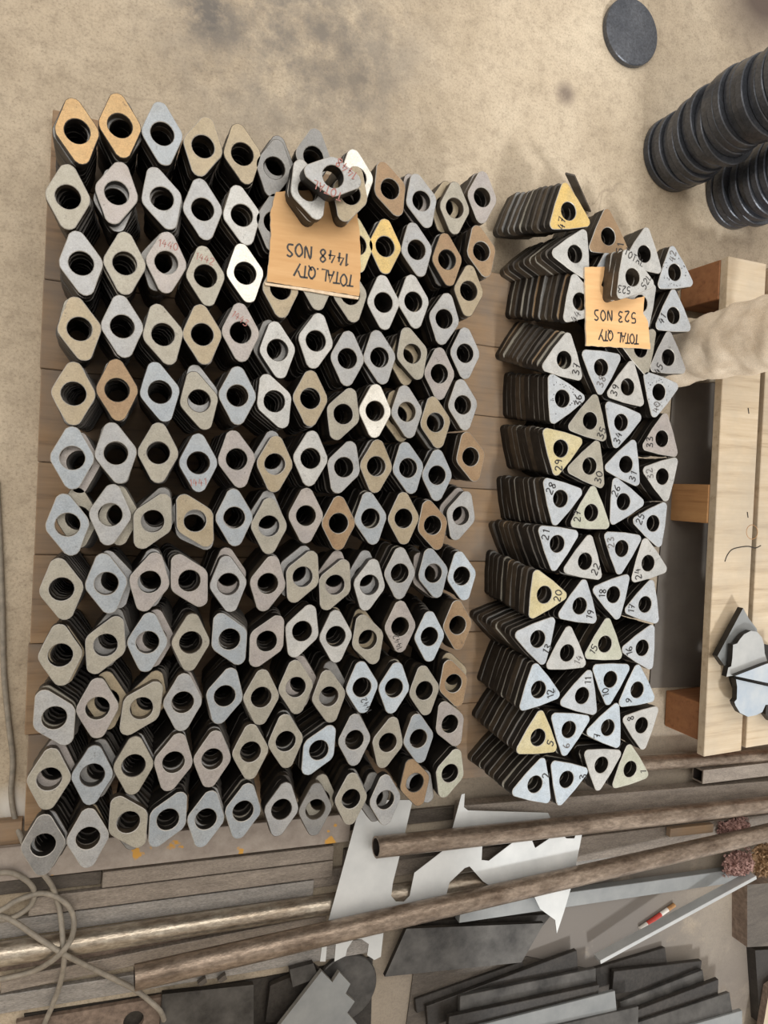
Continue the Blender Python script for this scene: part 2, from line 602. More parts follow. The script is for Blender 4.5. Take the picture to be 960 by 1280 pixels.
def plate_geo(outl, rh, K, chamfer, wob=0.0, seed=0):
    rnd = random.Random(seed)
    out = []
    n_ = len(outl)
    for i, (x, y_) in enumerate(outl):
        s = 1 + rnd.uniform(-wob, wob)
        out.append((x * s, y_ * s))
    nor = []
    for i in range(n_):
        a, b = out[i - 1], out[(i + 1) % n_]
        dx, dy = b[0] - a[0], b[1] - a[1]
        l = math.hypot(dx, dy)
        nor.append((dy / l, -dx / l))
    vs, fs, fm = [], [], []
    ang = [math.atan2(p[1], p[0]) for p in out]
    c_ = chamfer
    loops = []
    loops.append([(rh * math.cos(a), rh * math.sin(a), -T) for a in ang])
    if c_:
        loops.append([(rh * math.cos(a), rh * math.sin(a), -c_) for a in ang])
        loops.append([((rh + c_) * math.cos(a), (rh + c_) * math.sin(a), 0) for a in ang])
        loops.append([(out[i][0] - nor[i][0] * c_, out[i][1] - nor[i][1] * c_, 0) for i in range(n_)])
        loops.append([(out[i][0], out[i][1], -c_) for i in range(n_)])
        mats = [2, 1, 0, 1, 2]
    else:
        loops.append([(rh * math.cos(a), rh * math.sin(a), 0) for a in ang])
        loops.append([(out[i][0], out[i][1], 0) for i in range(n_)])
        mats = [2, 0, 2]
    loops.append([(out[i][0], out[i][1], -T) for i in range(n_)])
    mats.append(0)
    for l in loops:
        vs += l
    nl = len(loops)
    for j in range(nl):
        j2 = (j + 1) % nl
        for i in range(n_):
            i2 = (i + 1) % n_
            fs.append((j * n_ + i, j2 * n_ + i, j2 * n_ + i2, j * n_ + i2))
            fm.append(mats[j])
    # make the top face upwards
    return vs, [f[::-1] for f in fs], fm


def plate_mesh(name, circles, K, chamfer, wob, seed):
    vs, fs, fm = plate_geo(hull_outline(circles, K), HR, K, chamfer, wob, seed)
    me = bpy.data.meshes.new(name)
    me.from_pydata(vs, [], fs)
    for m in (FACE['grey'], RIM, EDGE):
        me.materials.append(m)
    me.polygons.foreach_set('material_index', fm)
    me.update()
    bm = bmesh.new()
    bm.from_mesh(me)
    bmesh.ops.recalc_face_normals(bm, faces=bm.faces)
    bm.to_mesh(me)
    bm.free()
    return me


DM = [plate_mesh('diamond_plate', DIAMOND, 48, 0.0010, 0.006, s) for s in (1, 2, 3)]
TM = [plate_mesh('triangle_plate', TRI, 48, 0.0010, 0.005, s) for s in (4, 5)]


def new_plate(name, me, loc, rot, face, rim=RIM, edge=EDGE, tilt=(0, 0)):
    o = bpy.data.objects.new(name, me)
    col.objects.link(o)
    o.location = loc
    o.rotation_euler = (tilt[0], tilt[1], rot)
    for i, m in enumerate((face, rim, edge)):
        o.material_slots[i].link = 'OBJECT'
        o.material_slots[i].material = m
    return o


# ------------------------------------------------------------------ handwriting
GLYPH = {
    '0': [[(.3, 1), (.05, .7), (.05, .3), (.3, 0), (.55, .3), (.55, .7), (.3, 1)]],
    '1': [[(.12, .78), (.32, 1), (.3, 0)]],
    '2': [[(.05, .8), (.25, 1), (.5, .85), (.45, .55), (.05, .02), (.58, .05)]],
    '3': [[(.05, .92), (.35, 1), (.5, .8), (.2, .53), (.52, .35), (.4, .03), (.02, .08)]],
    '4': [[(.3, 1), (.03, .38), (.58, .42)], [(.45, .75), (.4, 0)]],
    '5': [[(.55, .98), (.12, .95), (.1, .58), (.45, .55), (.5, .2), (.25, 0), (.03, .1)]],
    '6': [[(.45, 1), (.12, .6), (.05, .2), (.3, 0), (.52, .22), (.3, .45), (.08, .28)]],
    '7': [[(.03, .95), (.55, 1), (.25, 0)], [(.15, .5), (.48, .52)]],
    '8': [[(.3, .52), (.08, .75), (.3, 1), (.5, .76), (.1, .25), (.3, 0), (.53, .25), (.3, .52)]],
    '9': [[(.5, .7), (.28, .5), (.08, .75), (.3, 1), (.5, .75), (.45, .3), (.35, 0)]],
    'T': [[(.0, .95), (.62, 1)], [(.32, .97), (.28, 0)]],
    'O': [[(.3, 1), (.05, .7), (.05, .3), (.3, 0), (.55, .3), (.55, .7), (.3, 1)]],
    'A': [[(.0, 0), (.3, 1), (.55, 0)], [(.12, .38), (.5, .4)]],
    'L': [[(.1, 1), (.06, .02), (.5, .05)]],
    'Q': [[(.3, 1), (.05, .7), (.05, .3), (.3, 0), (.55, .3), (.55, .7), (.3, 1)], [(.3, .3), (.62, -.08)]],
    'Y': [[(.02, 1), (.3, .5)], [(.6, 1), (.15, -.1)]],
    'N': [[(.05, 0), (.08, 1), (.5, .05), (.55, 1)]],
    'S': [[(.52, .9), (.28, 1), (.08, .78), (.45, .45), (.42, .1), (.02, .06)]],
    '.': [[(.15, .08), (.28, .06)]],
    '-': [[(.05, .45), (.5, .5)]],
}


def writing(parent, text, centre, ang, h, mat, w=None, name='marking', lift=0.0004, sp=0.78, seed=0):
    """marker strokes on the parent's top face; centre and ang in the parent's own plane"""
    rnd = random.Random(sum(ord(ch) * (i + 1) for i, ch in enumerate(text)) + seed)
    w = w or h * 0.13
    strokes = []
    x = 0.0
    for ch in text:
        if ch == ' ':
            x += 0.5
            continue
        jy = rnd.uniform(-.06, .06)
        for st in GLYPH[ch]:
            strokes.append([(x + px + rnd.uniform(-.02, .02), py + jy) for px, py in st])
        x += sp if ch not in '1.' else sp * .68
    x -= sp - .6
    vs, fs = [], []
    ca, sa = math.cos(ang), math.sin(ang)
    for st in strokes:
        pts = [((px - x / 2) * h, (py - .5) * h) for px, py in st]
        if len(pts) > 3:
            pts = [(p.x, p.y) for p in catmull([Vector((a, b, 0)) for a, b in pts], 4)]
        n_ = len(pts)
        base = len(vs)
        for i, (a, b) in enumerate(pts):
            q0, q1 = pts[max(i - 1, 0)], pts[min(i + 1, n_ - 1)]
            dx, dy = q1[0] - q0[0], q1[1] - q0[1]
            l = math.hypot(dx, dy) or 1
            ww = w / 2 * rnd.uniform(.8, 1.1)
            for sgn in (1, -1):
                X, Y_ = a - dy / l * ww * sgn, b + dx / l * ww * sgn
                vs.append((centre[0] + X * ca - Y_ * sa, centre[1] + X * sa + Y_ * ca, lift))
        for i in range(n_ - 1):
            k = base + 2 * i
            fs.append((k + 1, k + 3, k + 2, k))
    o = mesh_obj(name, vs, fs, mat)
    o.parent = parent
    return o


def local_of(o, w, rot):
    """world point -> the plate's own plane"""
    d = w - o.location
    ca, sa = math.cos(-rot), math.sin(-rot)
    return (d.x * ca - d.y * sa, d.x * sa + d.y * ca)


def img_dir(px, py, z, deg):
    """world angle of an image direction (deg, 0 = right, 90 = up) at a pixel"""
    a = P(px, py, z)
    b = P(px + 10 * math.cos(math.radians(deg)), py - 10 * math.sin(math.radians(deg)), z)
    return math.atan2((b - a).y, (b - a).x)


# ------------------------------------------------------------------ diamond plates: hole centre, lean of long axis (bottom tip to the right = +), finish
ROWS = [
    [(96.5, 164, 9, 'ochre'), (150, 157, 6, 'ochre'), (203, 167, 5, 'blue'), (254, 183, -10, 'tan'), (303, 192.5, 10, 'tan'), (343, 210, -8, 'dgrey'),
     (392, 196, -5, 'dgrey'), (446, 222, 8, 'white'), (487.7, 236, 19, 'brown'), (527, 251, 14, 'grey'), (568.5, 260, -1, 'olive'), (603, 246.5, -2, 'mauve')],
    [(85, 246, 0, 'olive'), (146, 241, -9, 'mauve'), (202.5, 248, 17, 'grey'), (253.5, 261.5, 7, 'grey'), (302.5, 269, 11, 'light'), (343, 278, -4, 'dgrey'),
     (392, 290, 0, 'olive'), (446, 306, 5, 'cream'), (481.5, 308, 0, 'yellow'), (521, 312, 10, 'grey'), (559, 324.5, 6, 'brown'), (602, 314, 12, 'brown')],
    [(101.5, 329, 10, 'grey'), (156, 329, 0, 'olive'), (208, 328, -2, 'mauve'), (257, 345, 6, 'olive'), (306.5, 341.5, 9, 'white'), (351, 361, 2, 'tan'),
     (396, 352, 3, 'olive'), (438, 368, 8, 'olive'), (479.5, 378, 3, 'light'), (517, 377, 6, 'light'), (555.5, 398.5, -8, 'grey'), (586, 363.5, -3, 'tan')],
    [(99.5, 411, 10, 'tan'), (153, 408, 5, 'grey'), (204, 418, 14, 'olive'), (253, 418, 5, 'tan'), (301, 415.5, 2, 'mauve'), (347, 437.5, 7, 'light'),
     (395, 426, -8, 'light'), (434.5, 448, -2, 'grey'), (474.7, 446.6, 8, 'grey'), (515.6, 442, 15, 'olive'), (549.6, 467, 0, 'mauve'), (581.6, 441.5, 0, 'grey')],
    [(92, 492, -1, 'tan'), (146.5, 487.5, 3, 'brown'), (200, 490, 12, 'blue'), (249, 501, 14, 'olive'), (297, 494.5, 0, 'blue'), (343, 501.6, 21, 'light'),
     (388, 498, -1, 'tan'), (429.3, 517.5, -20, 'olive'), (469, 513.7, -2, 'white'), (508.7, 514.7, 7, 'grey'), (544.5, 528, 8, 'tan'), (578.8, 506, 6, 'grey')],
    [(90.5, 572.5, 0, 'blue'), (145, 566.5, 10, 'grey'), (198, 566, -1, 'olive'), (248, 578.5, 1, 'blue'), (296, 574, 9, 'mauve'), (343.7, 580, -3, 'tan'),
     (388.4, 573, -4, 'light'), (430, 584, -18, 'grey'), (470.5, 582.8, -4, 'tan'), (510.4, 585, 9, 'blue'), (546.5, 594, -1, 'blue'), (588.5, 571, 12, 'brown')],
    [(84.5, 656, 9, 'blue'), (138, 643.5, -6, 'grey'), (191, 651.5, -28, 'olive'), (244, 651, 30, 'tan'), (293, 647, 2, 'blue'), (336.5, 657.5, -1, 'olive'),
     (382.7, 644.6, -1, 'mauve'), (423.3, 654, -1, 'brown'), (463.4, 648, 7, 'blue'), (504.7, 648, 1, 'tan'), (541, 656.5, 14, 'brown'), (576.4, 644.6, -16, 'grey')],
    [(77, 736.5, 8, 'olive'), (133, 729.5, 8, 'blue'), (187, 727.5, -14, 'mauve'), (237, 726, 29, 'mauve'), (285.5, 730, 6, 'grey'), (335, 729.5, -12, 'mauve'),
     (378.5, 721, -24, 'olive'), (419, 731, -24, 'olive'), (461.8, 731, -11, 'light'), (500, 716.6, -1, 'grey'), (541.8, 716.6, 11, 'blue'), (577.4, 720, 8, 'sky')],
    [(75.5, 819, 3, 'olive'), (132, 806.5, -26, 'olive'), (184.5, 803, -5, 'blue'), (238.5, 803, -4, 'olive'), (287, 799, 25, 'blue'), (333.6, 801.5, -29, 'mauve'),
     (377.8, 789, -21, 'light'), (419.8, 795.4, 1, 'light'), (460, 799.6, 17, 'olive'), (500.5, 783.4, 0, 'mauve'), (537, 795.7, 0, 'sky'), (572.2, 781.5, 2, 'brown')],
    [(68, 897.5, 28, 'grey'), (122, 885.5, 0, 'mauve'), (177, 885.5, -35, 'olive'), (228.5, 878, -3, 'grey'), (281, 870, -15, 'blue'), (326.7, 871.7, -3, 'olive'),
     (370, 859, 3, 'olive'), (411.3, 870.7, 6, 'olive'), (452.7, 859.3, 3, 'sky'), (492.7, 860, -8, 'sky'), (530.7, 863.3, 5, 'olive'), (567, 854.3, 15, 'brown')],
    [(61.5, 974, -5, 'olive'), (115.5, 969, -5, 'blue'), (167, 957, -3, 'olive'), (217, 953, -13, 'mauve'), (265.5, 949, -8, 'mauve'), (313.3, 940, -1, 'olive'),
     (357.3, 926.7, 3, 'olive'), (398.7, 937.7, -30, 'sky'), (443.3, 925, -1, 'grey'), (485, 928.3, -14, 'olive'), (523.3, 923.3, 6, 'blue'), (562.7, 905, 20, 'mauve')],
    [(54, 1056.5, -2, 'dgrey'), (110, 1048, -1, 'grey'), (160.5, 1028, 28, 'olive'), (210, 1024.5, -30, 'blue'), (257.5, 1024, -12, 'blue'), (304, 1014, -12, 'blue'),
     (352, 1011.7, -11, 'grey'), (394.3, 1011.7, -3, 'dgrey'), (439, 998.7, -3, 'olive'), (481.7, 1000, 1, 'grey'), (518.7, 978.3, 13, 'brown'), (562.7, 966.7, -18, 'green')],
]
ORD = ['first', 'second', 'third', 'fourth', 'fifth', 'sixth', 'seventh', 'eighth', 'ninth', 'tenth', 'eleventh', 'twelfth', 'thirteenth', 'fourteenth']
WORD = {'ochre': 'orange-tan', 'blue': 'blue-grey', 'tan': 'tan', 'dgrey': 'dark grey', 'white': 'daylight-whitened', 'brown': 'brown', 'grey': 'grey', 'olive': 'olive-grey',
        'mauve': 'mauve-grey', 'light': 'light grey', 'cream': 'cream', 'yellow': 'yellow', 'sky': 'pale blue', 'green': 'greenish', 'pale': 'pale grey'}
SECOND = ['grey', 'olive', 'mauve', 'dgrey', 'dgrey', 'tan']
SHIFT = {(0, 0): (-4, -4, 3), (0, 1): (3, 3, -6), (1, 1): (-4, 6, 18), (2, 2): (-6, -4, -8), (4, 3): (3, -9, -4), (5, 0): (7, 4, 0), (6, 0): (10, -8, -8),
         (6, 1): (9, 2, 6), (6, 2): (5, -9, 12), (6, 3): (-2, 7, 8), (7, 1): (9, -4, 10), (7, 2): (6, -5, 12), (7, 4): (2, -10, 0), (7, 6): (-6, -6, 0),
         (7, 7): (2, -11, 24), (7, 8): (-4, -10, 10), (8, 1): (6, -7, 18), (8, 2): (9, -2, 0), (9, 1): (11, -4, 8), (9, 2): (6, -8, 18), (9, 6): (7, -4, 0),
         (9, 7): (4, -11, -10), (10, 0): (2, -8, 0), (10, 1): (8, -6, 8), (11, 2): (3, 6, -25), (11, 7): (8, -9, 0), (6, 5): (0, -10, -5), (5, 5): (-3, -8, 2),
         (3, 5): (-5, -4, 0), (6, 11): (-6, -4, 0), (8, 8): (-2, -4, -10), (9, 11): (5, -8, 5), (0, 5): (5, -9, 0), (11, 10): (7, 6, 24), (3, 9): (-6, 6, -12),
         (7, 10): (-3, 5, 14), (4, 10): (-2, 3, 5), (1, 10): (-3, -2, -5), (0, 9): (-4, -3, -6), (0, 10): (-8, -5, -6), (11, 9): (-10, 1, 4), (4, 9): (-8, 5, 0)}
rest = []                          # (x, y, ztop, rot) of the plates deep in the stacks
TOPS = {}
for ri, row in enumerate(ROWS):
    for ci, (px, py, deg, fin) in enumerate(row):
        c0 = P(px, py, ZT)
        # long axis: image vertical turned by deg
        dx, dy = math.sin(math.radians(deg)), math.cos(math.radians(deg))
        a, b = P(px - 30 * dx, py - 30 * dy, ZT), P(px + 30 * dx, py + 30 * dy, ZT)
        ax = a - b
        rot = math.atan2(ax.y, ax.x) - math.pi / 2
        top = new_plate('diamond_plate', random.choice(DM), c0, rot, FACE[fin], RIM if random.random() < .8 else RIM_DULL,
                        EDGE_WARM if random.random() < .25 else EDGE)
        tag(top, '%s diamond steel plate with hole, top of stack %s from left, %s row' % (WORD[fin], ORD[ci], ORD[ri]), 'plate', 'diamond plates on top of the stacks')
        TOPS[(ri, ci)] = (top, rot)
        low = 1.5 if ri >= 6 else 1.0
        lean = Vector((random.uniform(-.006, .006), random.uniform(-.006, .006), 0)) * low
        lean.x += (.030 if ri >= 8 else .016) if (ci <= 2 and ri not in (0, 2, 3)) else (.016 if ri >= 8 else (.008 if ri >= 6 else 0))
        r_ = rot
        pos = c0.copy()
        if (ri, ci) in SHIFT:
            sx, sy, sr = SHIFT[(ri, ci)]
            pos = P(px + sx, py + sy, ZT)
            r_ = rot + math.radians(sr)
            lean = lean - (pos - c0) * .5
        base_tw = random.uniform(-.10, .10)
        for k in range(1, NL):
            big = k == 1
            jr = random.uniform(-.04, .04) + (random.uniform(-.06, .06) if big else 0)
            jx = random.uniform(-.0022, .0022) * low * (1.3 if big else 1)
            jy = random.uniform(-.0022, .0022) * low * (1.3 if big else 1)
            pos = pos + lean / NL + Vector((jx, jy, 0)) * 0.7
            r_ = rot + (r_ - rot) * .8 + jr
            p = Vector((pos.x, pos.y, ZT - T * k))
            if k == 1:
                f2 = random.choice(SECOND)
                o = new_plate('diamond_plate', random.choice(DM), p, r_, FACE[f2], RIM_DULL, EDGE_WARM if random.random() < .2 else EDGE)
                tag(o, 'diamond steel plate second from the top, stack %s from left, %s row' % (ORD[ci], ORD[ri]), 'plate', 'diamond plates just below the tops')
            else:
                rest.append((p.x, p.y, p.z, r_))


def stuff_mesh(name, circles, K, items, mats):
    vs0, fs0, fm0 = plate_geo(hull_outline(circles, K), HR, K, 0)
    vs, fs, fm = [], [], []
    n_ = len(vs0)
    for (x, y_, z, r) in items:
        b = len(vs)
        ca, sa = math.cos(r), math.sin(r)
        vs += [(x + u * ca - v_ * sa, y_ + u * sa + v_ * ca, z + w) for u, v_, w in vs0]
        fs += [tuple(i + b for i in f) for f in fs0]
        sid = random.choice((2, 2, 2, 3))
        fm += [(0 if m == 0 else sid) for m in fm0]
    o = mesh_obj(name, vs, fs, mats, fm)
    return o


# ------------------------------------------------------------------ triangle plates
SA, OA = 3.4286, (600, 210)
OB, OC = (590, 420), (580, 650)
# origin, hole centre, one corner, finish, number, number centre
TRIS = [
    # rows from the top of the photograph, left to right
    [(OA, (380, 185), (365, 75), 'yellow', '47', (350, 237)), (OA, (550, 293), (545, 190), 'brown', '51', (600, 345)),
     (OA, (705, 368), (715, 268), 'light', '', None), (OA, (835, 447), (825, 340), 'pale', '42', (825, 378))],
    [(OA, (408, 368), (450, 268), 'light', '', None), (OA, (545, 480), (545, 375), 'pale', '', None), (OA, (830, 632), (830, 530), 'pale', '41', (780, 647))],
    [(OA, (430, 572), (405, 465), 'light', '44', (410, 637)), (OA, (690, 580), (755, 495), 'light', '', None)],
    [(OA, (362, 822), (380, 710), 'light', '37', (412, 862)), (OA, (520, 855), (445, 790), 'pale', '38', (520, 915)),
     (OA, (690, 775), (755, 690), 'olive', '', None), (OA, (808, 812), (810, 705), 'grey', '45', (765, 860))],
    [(OB, (388, 268), (485, 265), 'pale', '36', (455, 275)), (OB, (507, 363), (530, 255), 'olive', '35', (555, 415)),
     (OB, (668, 218), (685, 115), 'light', '39', (612, 232)), (OB, (802, 240), (780, 345), 'pale', '40', (790, 305))],
    [(OB, (381, 482), (360, 593), 'cream', '29', (370, 553)), (OB, (505, 557), (540, 452), 'olive', '30', (542, 605)),
     (OB, (640, 370), (615, 475), 'pale', '34', (625, 437)), (OB, (815, 440), (830, 338), 'mauve', '33', (762, 455))],
    [(OB, (380, 697), (355, 805), 'pale', '28', (337, 652)), (OB, (512, 757), (520, 650), 'green', '27', (450, 772)),
     (OB, (661, 550), (695, 450), 'pale', '31', (690, 603)), (OB, (817, 602), (835, 710), 'light', '32', (762, 590))],
    [(OC, (400, 102), (385, 215), 'pale', '21', (350, 65)), (OC, (520, 177), (540, 72), 'light', '22', (563, 210)),
     (OB, (650, 710), (738, 715), 'pale', '26', (617, 663)), (OB, (777, 803), (805, 900), 'pale', '25', (720, 783))],
    [(OC, (345, 320), (438, 325), 'cream', '20', (403, 325)), (OC, (497, 368), (515, 268), 'pale', '19', (540, 405)),
     (OC, (677, 122), (665, 232), 'pale', '23', (628, 97)), (OC, (790, 185), (868, 215), 'light', '24', (745, 232))],
    [(OC, (317, 510), (222, 490), 'pale', '13', (355, 553)), (OC, (443, 570), (450, 462), 'light', '14', (490, 600)),
     (OC, (641, 320), (660, 423), 'pale', '18', (592, 315)), (OC, (777, 362), (805, 265), 'pale', '17', (718, 380))],
    [(OC, (320, 727), (305, 617), 'sky', '12', (370, 745)), (OC, (507, 753), (540, 645), 'pale', '11', (530, 690)),
     (OC, (605, 532), (617, 428), 'green', '15', (555, 555)), (OC, (765, 548), (685, 555), 'pale', '16', (708, 562))],
    [(OC, (318, 932), (330, 818), 'cream', '5', (370, 955)), (OC, (450, 898), (430, 1012), 'sky', '6', (437, 968)),
     (OC, (628, 683), (617, 793), 'sky', '10', (605, 740)), (OC, (743, 728), (745, 625), 'sky', '9', (705, 775))],
    [(OC, (305, 1133), (340, 1022), 'sky', '2', (350, 1095)), (OC, (440, 1112), (405, 1232), 'sky', '3', (510, 1100)),
     (OC, (617, 890), (532, 910), 'sky', '7', (570, 925)), (OC, (762, 880), (770, 985), 'light', '8', (715, 850))],
    [(OC, (590, 1050), (575, 1155), 'light', '', None), (OC, (713, 1068), (708, 968), 'green', '1', (768, 1080))],
]
# leaning stacks of the left edge: a corner of the top plate and the same corner of the lowest plate
LEAN = {(0, 0): ((690.4, 286.4), (624.8, 296)), (1, 0): ((692, 312), (630.6, 332)), (2, 0): ((716.7, 408), (643.7, 396.7)),
        (3, 0): ((680, 461), (624, 437)), (4, 0): ((690.6, 469.6), (638, 468)), (5, 0): ((679, 536.7), (629, 533.7)),
        (6, 0): ((682, 598), (626, 597)), (7, 0): ((674.8, 660), (618, 653)), (8, 0): ((664.6, 772.5), (612, 743)),
        (9, 0): ((644.7, 793), (592, 768)), (10, 0): ((651, 885), (603, 851)), (11, 0): ((647, 941.7), (596, 900)),
        (12, 0): ((641, 990), (589.3, 947.5))}
trest = []
for ri, row in enumerate(TRIS):
    for ci, (org, cpx, tip, fin, num, npx) in enumerate(row):
        q = lambda p: (org[0] + p[0] / SA, org[1] + p[1] / SA)
        c0 = P(*q(cpx), ZT)
        tw = P(*q(tip), ZT) - c0
        rot = math.atan2(tw.y, tw.x) - math.pi / 2
        top = new_plate('triangle_plate', random.choice(TM), c0, rot, FACE[fin], RIM, EDGE)
        if num:
            lab = '%s triangular plate marked %s on top, stack %s from left, %s row' % (WORD[fin], num, ORD[ci], ORD[ri])
        else:
            lab = '%s unmarked triangular plate on top, stack %s from left, %s row' % (WORD[fin], ORD[ci], ORD[ri])
        tag(top, lab, 'plate', 'triangular plates on top of the stacks')
        if num:
            w = P(*q(npx), ZT)
            lc = local_of(top, w, rot)
            an = img_dir(*q(npx), ZT, random.uniform(62, 100)) - rot
            writing(top, num, lc, an, 0.0170, INK if random.random() < .8 else INK_FAINT, 0.0027, seed=ri * 7 + ci)
        if num in ('42', '40', '36'):
            vs, fs = [], []
            rr = random.Random(int(num))
            for k in range(26):
                for _ in range(40):
                    x, y_ = rr.uniform(-.04, .04), rr.uniform(-.03, .04)
                    d = math.hypot(x, y_)
                    if .022 < d < .036:
                        break
                b = len(vs)
                s = rr.uniform(.0007, .0012)
                vs += [(x - s, y_ - s, .0004), (x + s, y_ - s, .0004), (x + s, y_ + s, .0004), (x - s, y_ + s, .0004)]
                fs.append((b, b + 1, b + 2, b + 3))
            mesh_obj('punch_marks', vs, fs, INK, None, top)
        left = ci == 0
        if (ri, ci) in LEAN:
            tp, bp = LEAN[(ri, ci)]
            lean = P(*bp, BOARD + T) - P(*tp, ZT)
            lean.z = 0
            if lean.length > .05:
                lean *= .05 / lean.length
        else:
            lean = Vector((random.uniform(-.006, .006), random.uniform(-.006, .006), 0))
        tws = random.uniform(-.12, .12)
        n_ = NL
        for k in range(1, n_):
            u = k / (n_ - 1)
            p = Vector((c0.x, c0.y, ZT - T * k)) + lean * u
            p.x += random.uniform(-.0015, .0015)
            p.y += random.uniform(-.0015, .0015)
            r_ = rot + tws * u + random.uniform(-.035, .035)
            if left or k <= 3:
                f2 = random.choice(['stack_shade', 'stack_shade', 'stack_shade', 'dgrey', 'olive', 'brown'])
                o = new_plate('triangle_plate', random.choice(TM), p, r_, FACE[f2], RIM_DULL,
                              EDGE_WARM if random.random() < .3 else EDGE)
                tag(o, 'triangular steel plate %s from the top, stack %s from left, %s row' % (ORD[k], ORD[ci], ORD[ri]), 'plate',
                    'triangular plates below the tops')
            else:
                trest.append((p.x, p.y, p.z, r_))

o = stuff_mesh('diamond_plate_pile', DIAMOND, 20, rest, [FACE['stack_shade'], RIM_DULL, EDGE, EDGE_WARM])
tag(o, 'the lower diamond steel plates deep inside the stacks on the deck', 'plates', None, 'stuff')
o = stuff_mesh('triangle_plate_pile', TRI, 20, trest, [FACE['stack_shade'], RIM_DULL, EDGE, EDGE_WARM])
tag(o, 'the lower triangular steel plates deep inside the inner stacks', 'plates', None, 'stuff')

# writing on some diamond tops
for (ri, ci, txt, px, py, deg, mat) in [(2, 3, '1442', 256, 323, -20, INK_RED), (3, 4, '1443', 300, 398, -35, INK_RED), (5, 3, '1441', 247, 603, 5, INK_RED),
                                        (8, 9, '1442', 497, 803, 110, INK), (9, 8, '1442', 458, 882, 115, INK), (2, 2, '1440', 210, 306, -15, INK_RED)]:
    top, rot = TOPS[(ri, ci)]
    writing(top, txt, local_of(top, P(px, py, ZT), rot), img_dir(px, py, ZT, deg) - rot, 0.0115, mat, 0.0014, seed=ri)


# ------------------------------------------------------------------ cardboard signs and the loose plates on them
def card(px, z, thick, label):
    w = [P(x, y_, z + thick) for x, y_ in px]
    c0 = sum(w, Vector()) / len(w)
    # ragged outline
    pts = []
    rnd = random.Random(len(px))
    for i in range(len(w)):
        a, b = w[i] - c0, w[(i + 1) % len(w)] - c0
        nseg = max(2, int((b - a).length / 0.008))
        nrm = Vector((-(b - a).y, (b - a).x, 0)).normalized()
        for k in range(nseg):
            p = a.lerp(b, k / nseg) + nrm * rnd.uniform(-.0008, .0008)
            pts.append((p.x, p.y))
    o = prism('cardboard_sign', pts, thick, [CARD, CARD_TORN])
    o.location = c0
    return tag(o, label, 'cardboard sign')


CZ = ZT + 0.0006
CT = 0.004
c1 = card([(345, 240), (338, 268), (339, 294), (334, 352), (449, 370), (451, 330), (449, 287), (446, 262), (400, 236)], CZ, CT,
          'brown cardboard sign on diamond stacks with TOTAL QTY 1448 NOS in marker')
tz = CZ + CT
c1o = c1.location
for txt, (x0, y0), (x1, y1), h in [('1448 NOS', (437, 325), (358, 311), .022), ('TOTAL.QTY', (441, 352), (369, 337), .021)]:
    a, b = P(x0, y0, tz), P(x1, y1, tz)
    mid = (a + b) / 2 - c1o
    d = b - a
    n_ch = sum(.78 if ch not in '1.' else .53 for ch in txt.replace(' ', '')) + .5 * txt.count(' ') - .18
    writing(c1, txt, (mid.x, mid.y), math.atan2(d.y, d.x), h, INK, .0033, 'lettering', .0004, .78 * d.length / (n_ch * h))
# torn lighter lip along the edge nearest the second sign
lipw = [P(*p, tz) - c1o for p in [(331, 353), (360, 357), (390, 361), (420, 366), (449, 371), (448, 374), (420, 370), (390, 364.5), (360, 360), (332, 356)]]
lp = prism('torn_edge', [(p.x, p.y) for p in lipw], .003, [CARD_TORN, CARD_TORN], c1)
lp.location = (0, 0, -.0008)

c2 = card([(731, 334), (757, 333.5), (752, 356), (757, 364), (772, 371), (790, 374), (806, 370), (804, 392), (810, 402), (813, 436), (733, 432)], CZ, CT,
          'brown cardboard sign on triangle stacks with TOTAL QTY 523 NOS in marker')
for txt, (x0, y0), (x1, y1), h in [('523 NOS', (795, 397), (742, 394), .022), ('TOTAL QTY', (797, 424), (750, 419), .021)]:
    a, b = P(x0, y0, tz), P(x1, y1, tz)
    mid = (a + b) / 2 - c2.location
    d = b - a
    n_ch = sum(.78 if ch not in '1.' else .53 for ch in txt.replace(' ', '')) + .5 * txt.count(' ') - .18
    writing(c2, txt, (mid.x, mid.y), math.atan2(d.y, d.x), h, INK, .0033, 'lettering', .0004, .78 * d.length / (n_ch * h))


def loose(px, py, z, deg, fin, label, grp, me=None, tilt=(0, 0), rim=RIM, edge=EDGE):
    c0 = P(px, py, z)
    dx, dy = math.sin(math.radians(deg)), math.cos(math.radians(deg))
    ax = P(px - 30 * dx, py - 30 * dy, z) - P(px + 30 * dx, py + 30 * dy, z)
    rot = math.atan2(ax.y, ax.x) - math.pi / 2
    o = new_plate('diamond_plate', me or DM[0], c0, rot, FACE[fin], rim, edge, tilt)
    return tag(o, label, 'plate', grp), rot


G8 = 'eight loose diamond plates on the cardboard sign'
for k, (px, py, dg, fn) in enumerate([(382, 243, 10, 'dgrey'), (382, 240, 15, 'mauve'), (386, 237, 19, 'light')]):
    loose(px, py, tz + T * (k + 1) + .0003, dg, fn, 'loose diamond plate, %s of three in the left pile on the cardboard' % ['lowest', 'middle one', 'highest'][k], G8, DM[k % 3])
for k, (px, py, dg, fn) in enumerate([(434, 246, -12, 'dgrey'), (436, 244, -14, 'mauve'), (438, 242, -16, 'tan')]):
    loose(px, py, tz + T * (k + 1) + .0003, dg, fn, 'loose diamond plate, %s of three in the right pile on the cardboard' % ['lowest', 'middle one', 'highest'][k], G8, DM[k % 3])
loose(414, 223.5, tz + T * 4 + .0006, 76, 'dgrey', 'loose diamond plate under the marked one bridging the two piles on cardboard', G8, DM[1])
o, rot = loose(416.6, 220.5, tz + T * 5 + .0006, 78, 'grey', 'grey diamond plate marked TOTAL 1448, topmost on the cardboard sign', G8, DM[2])
zz = tz + T * 5
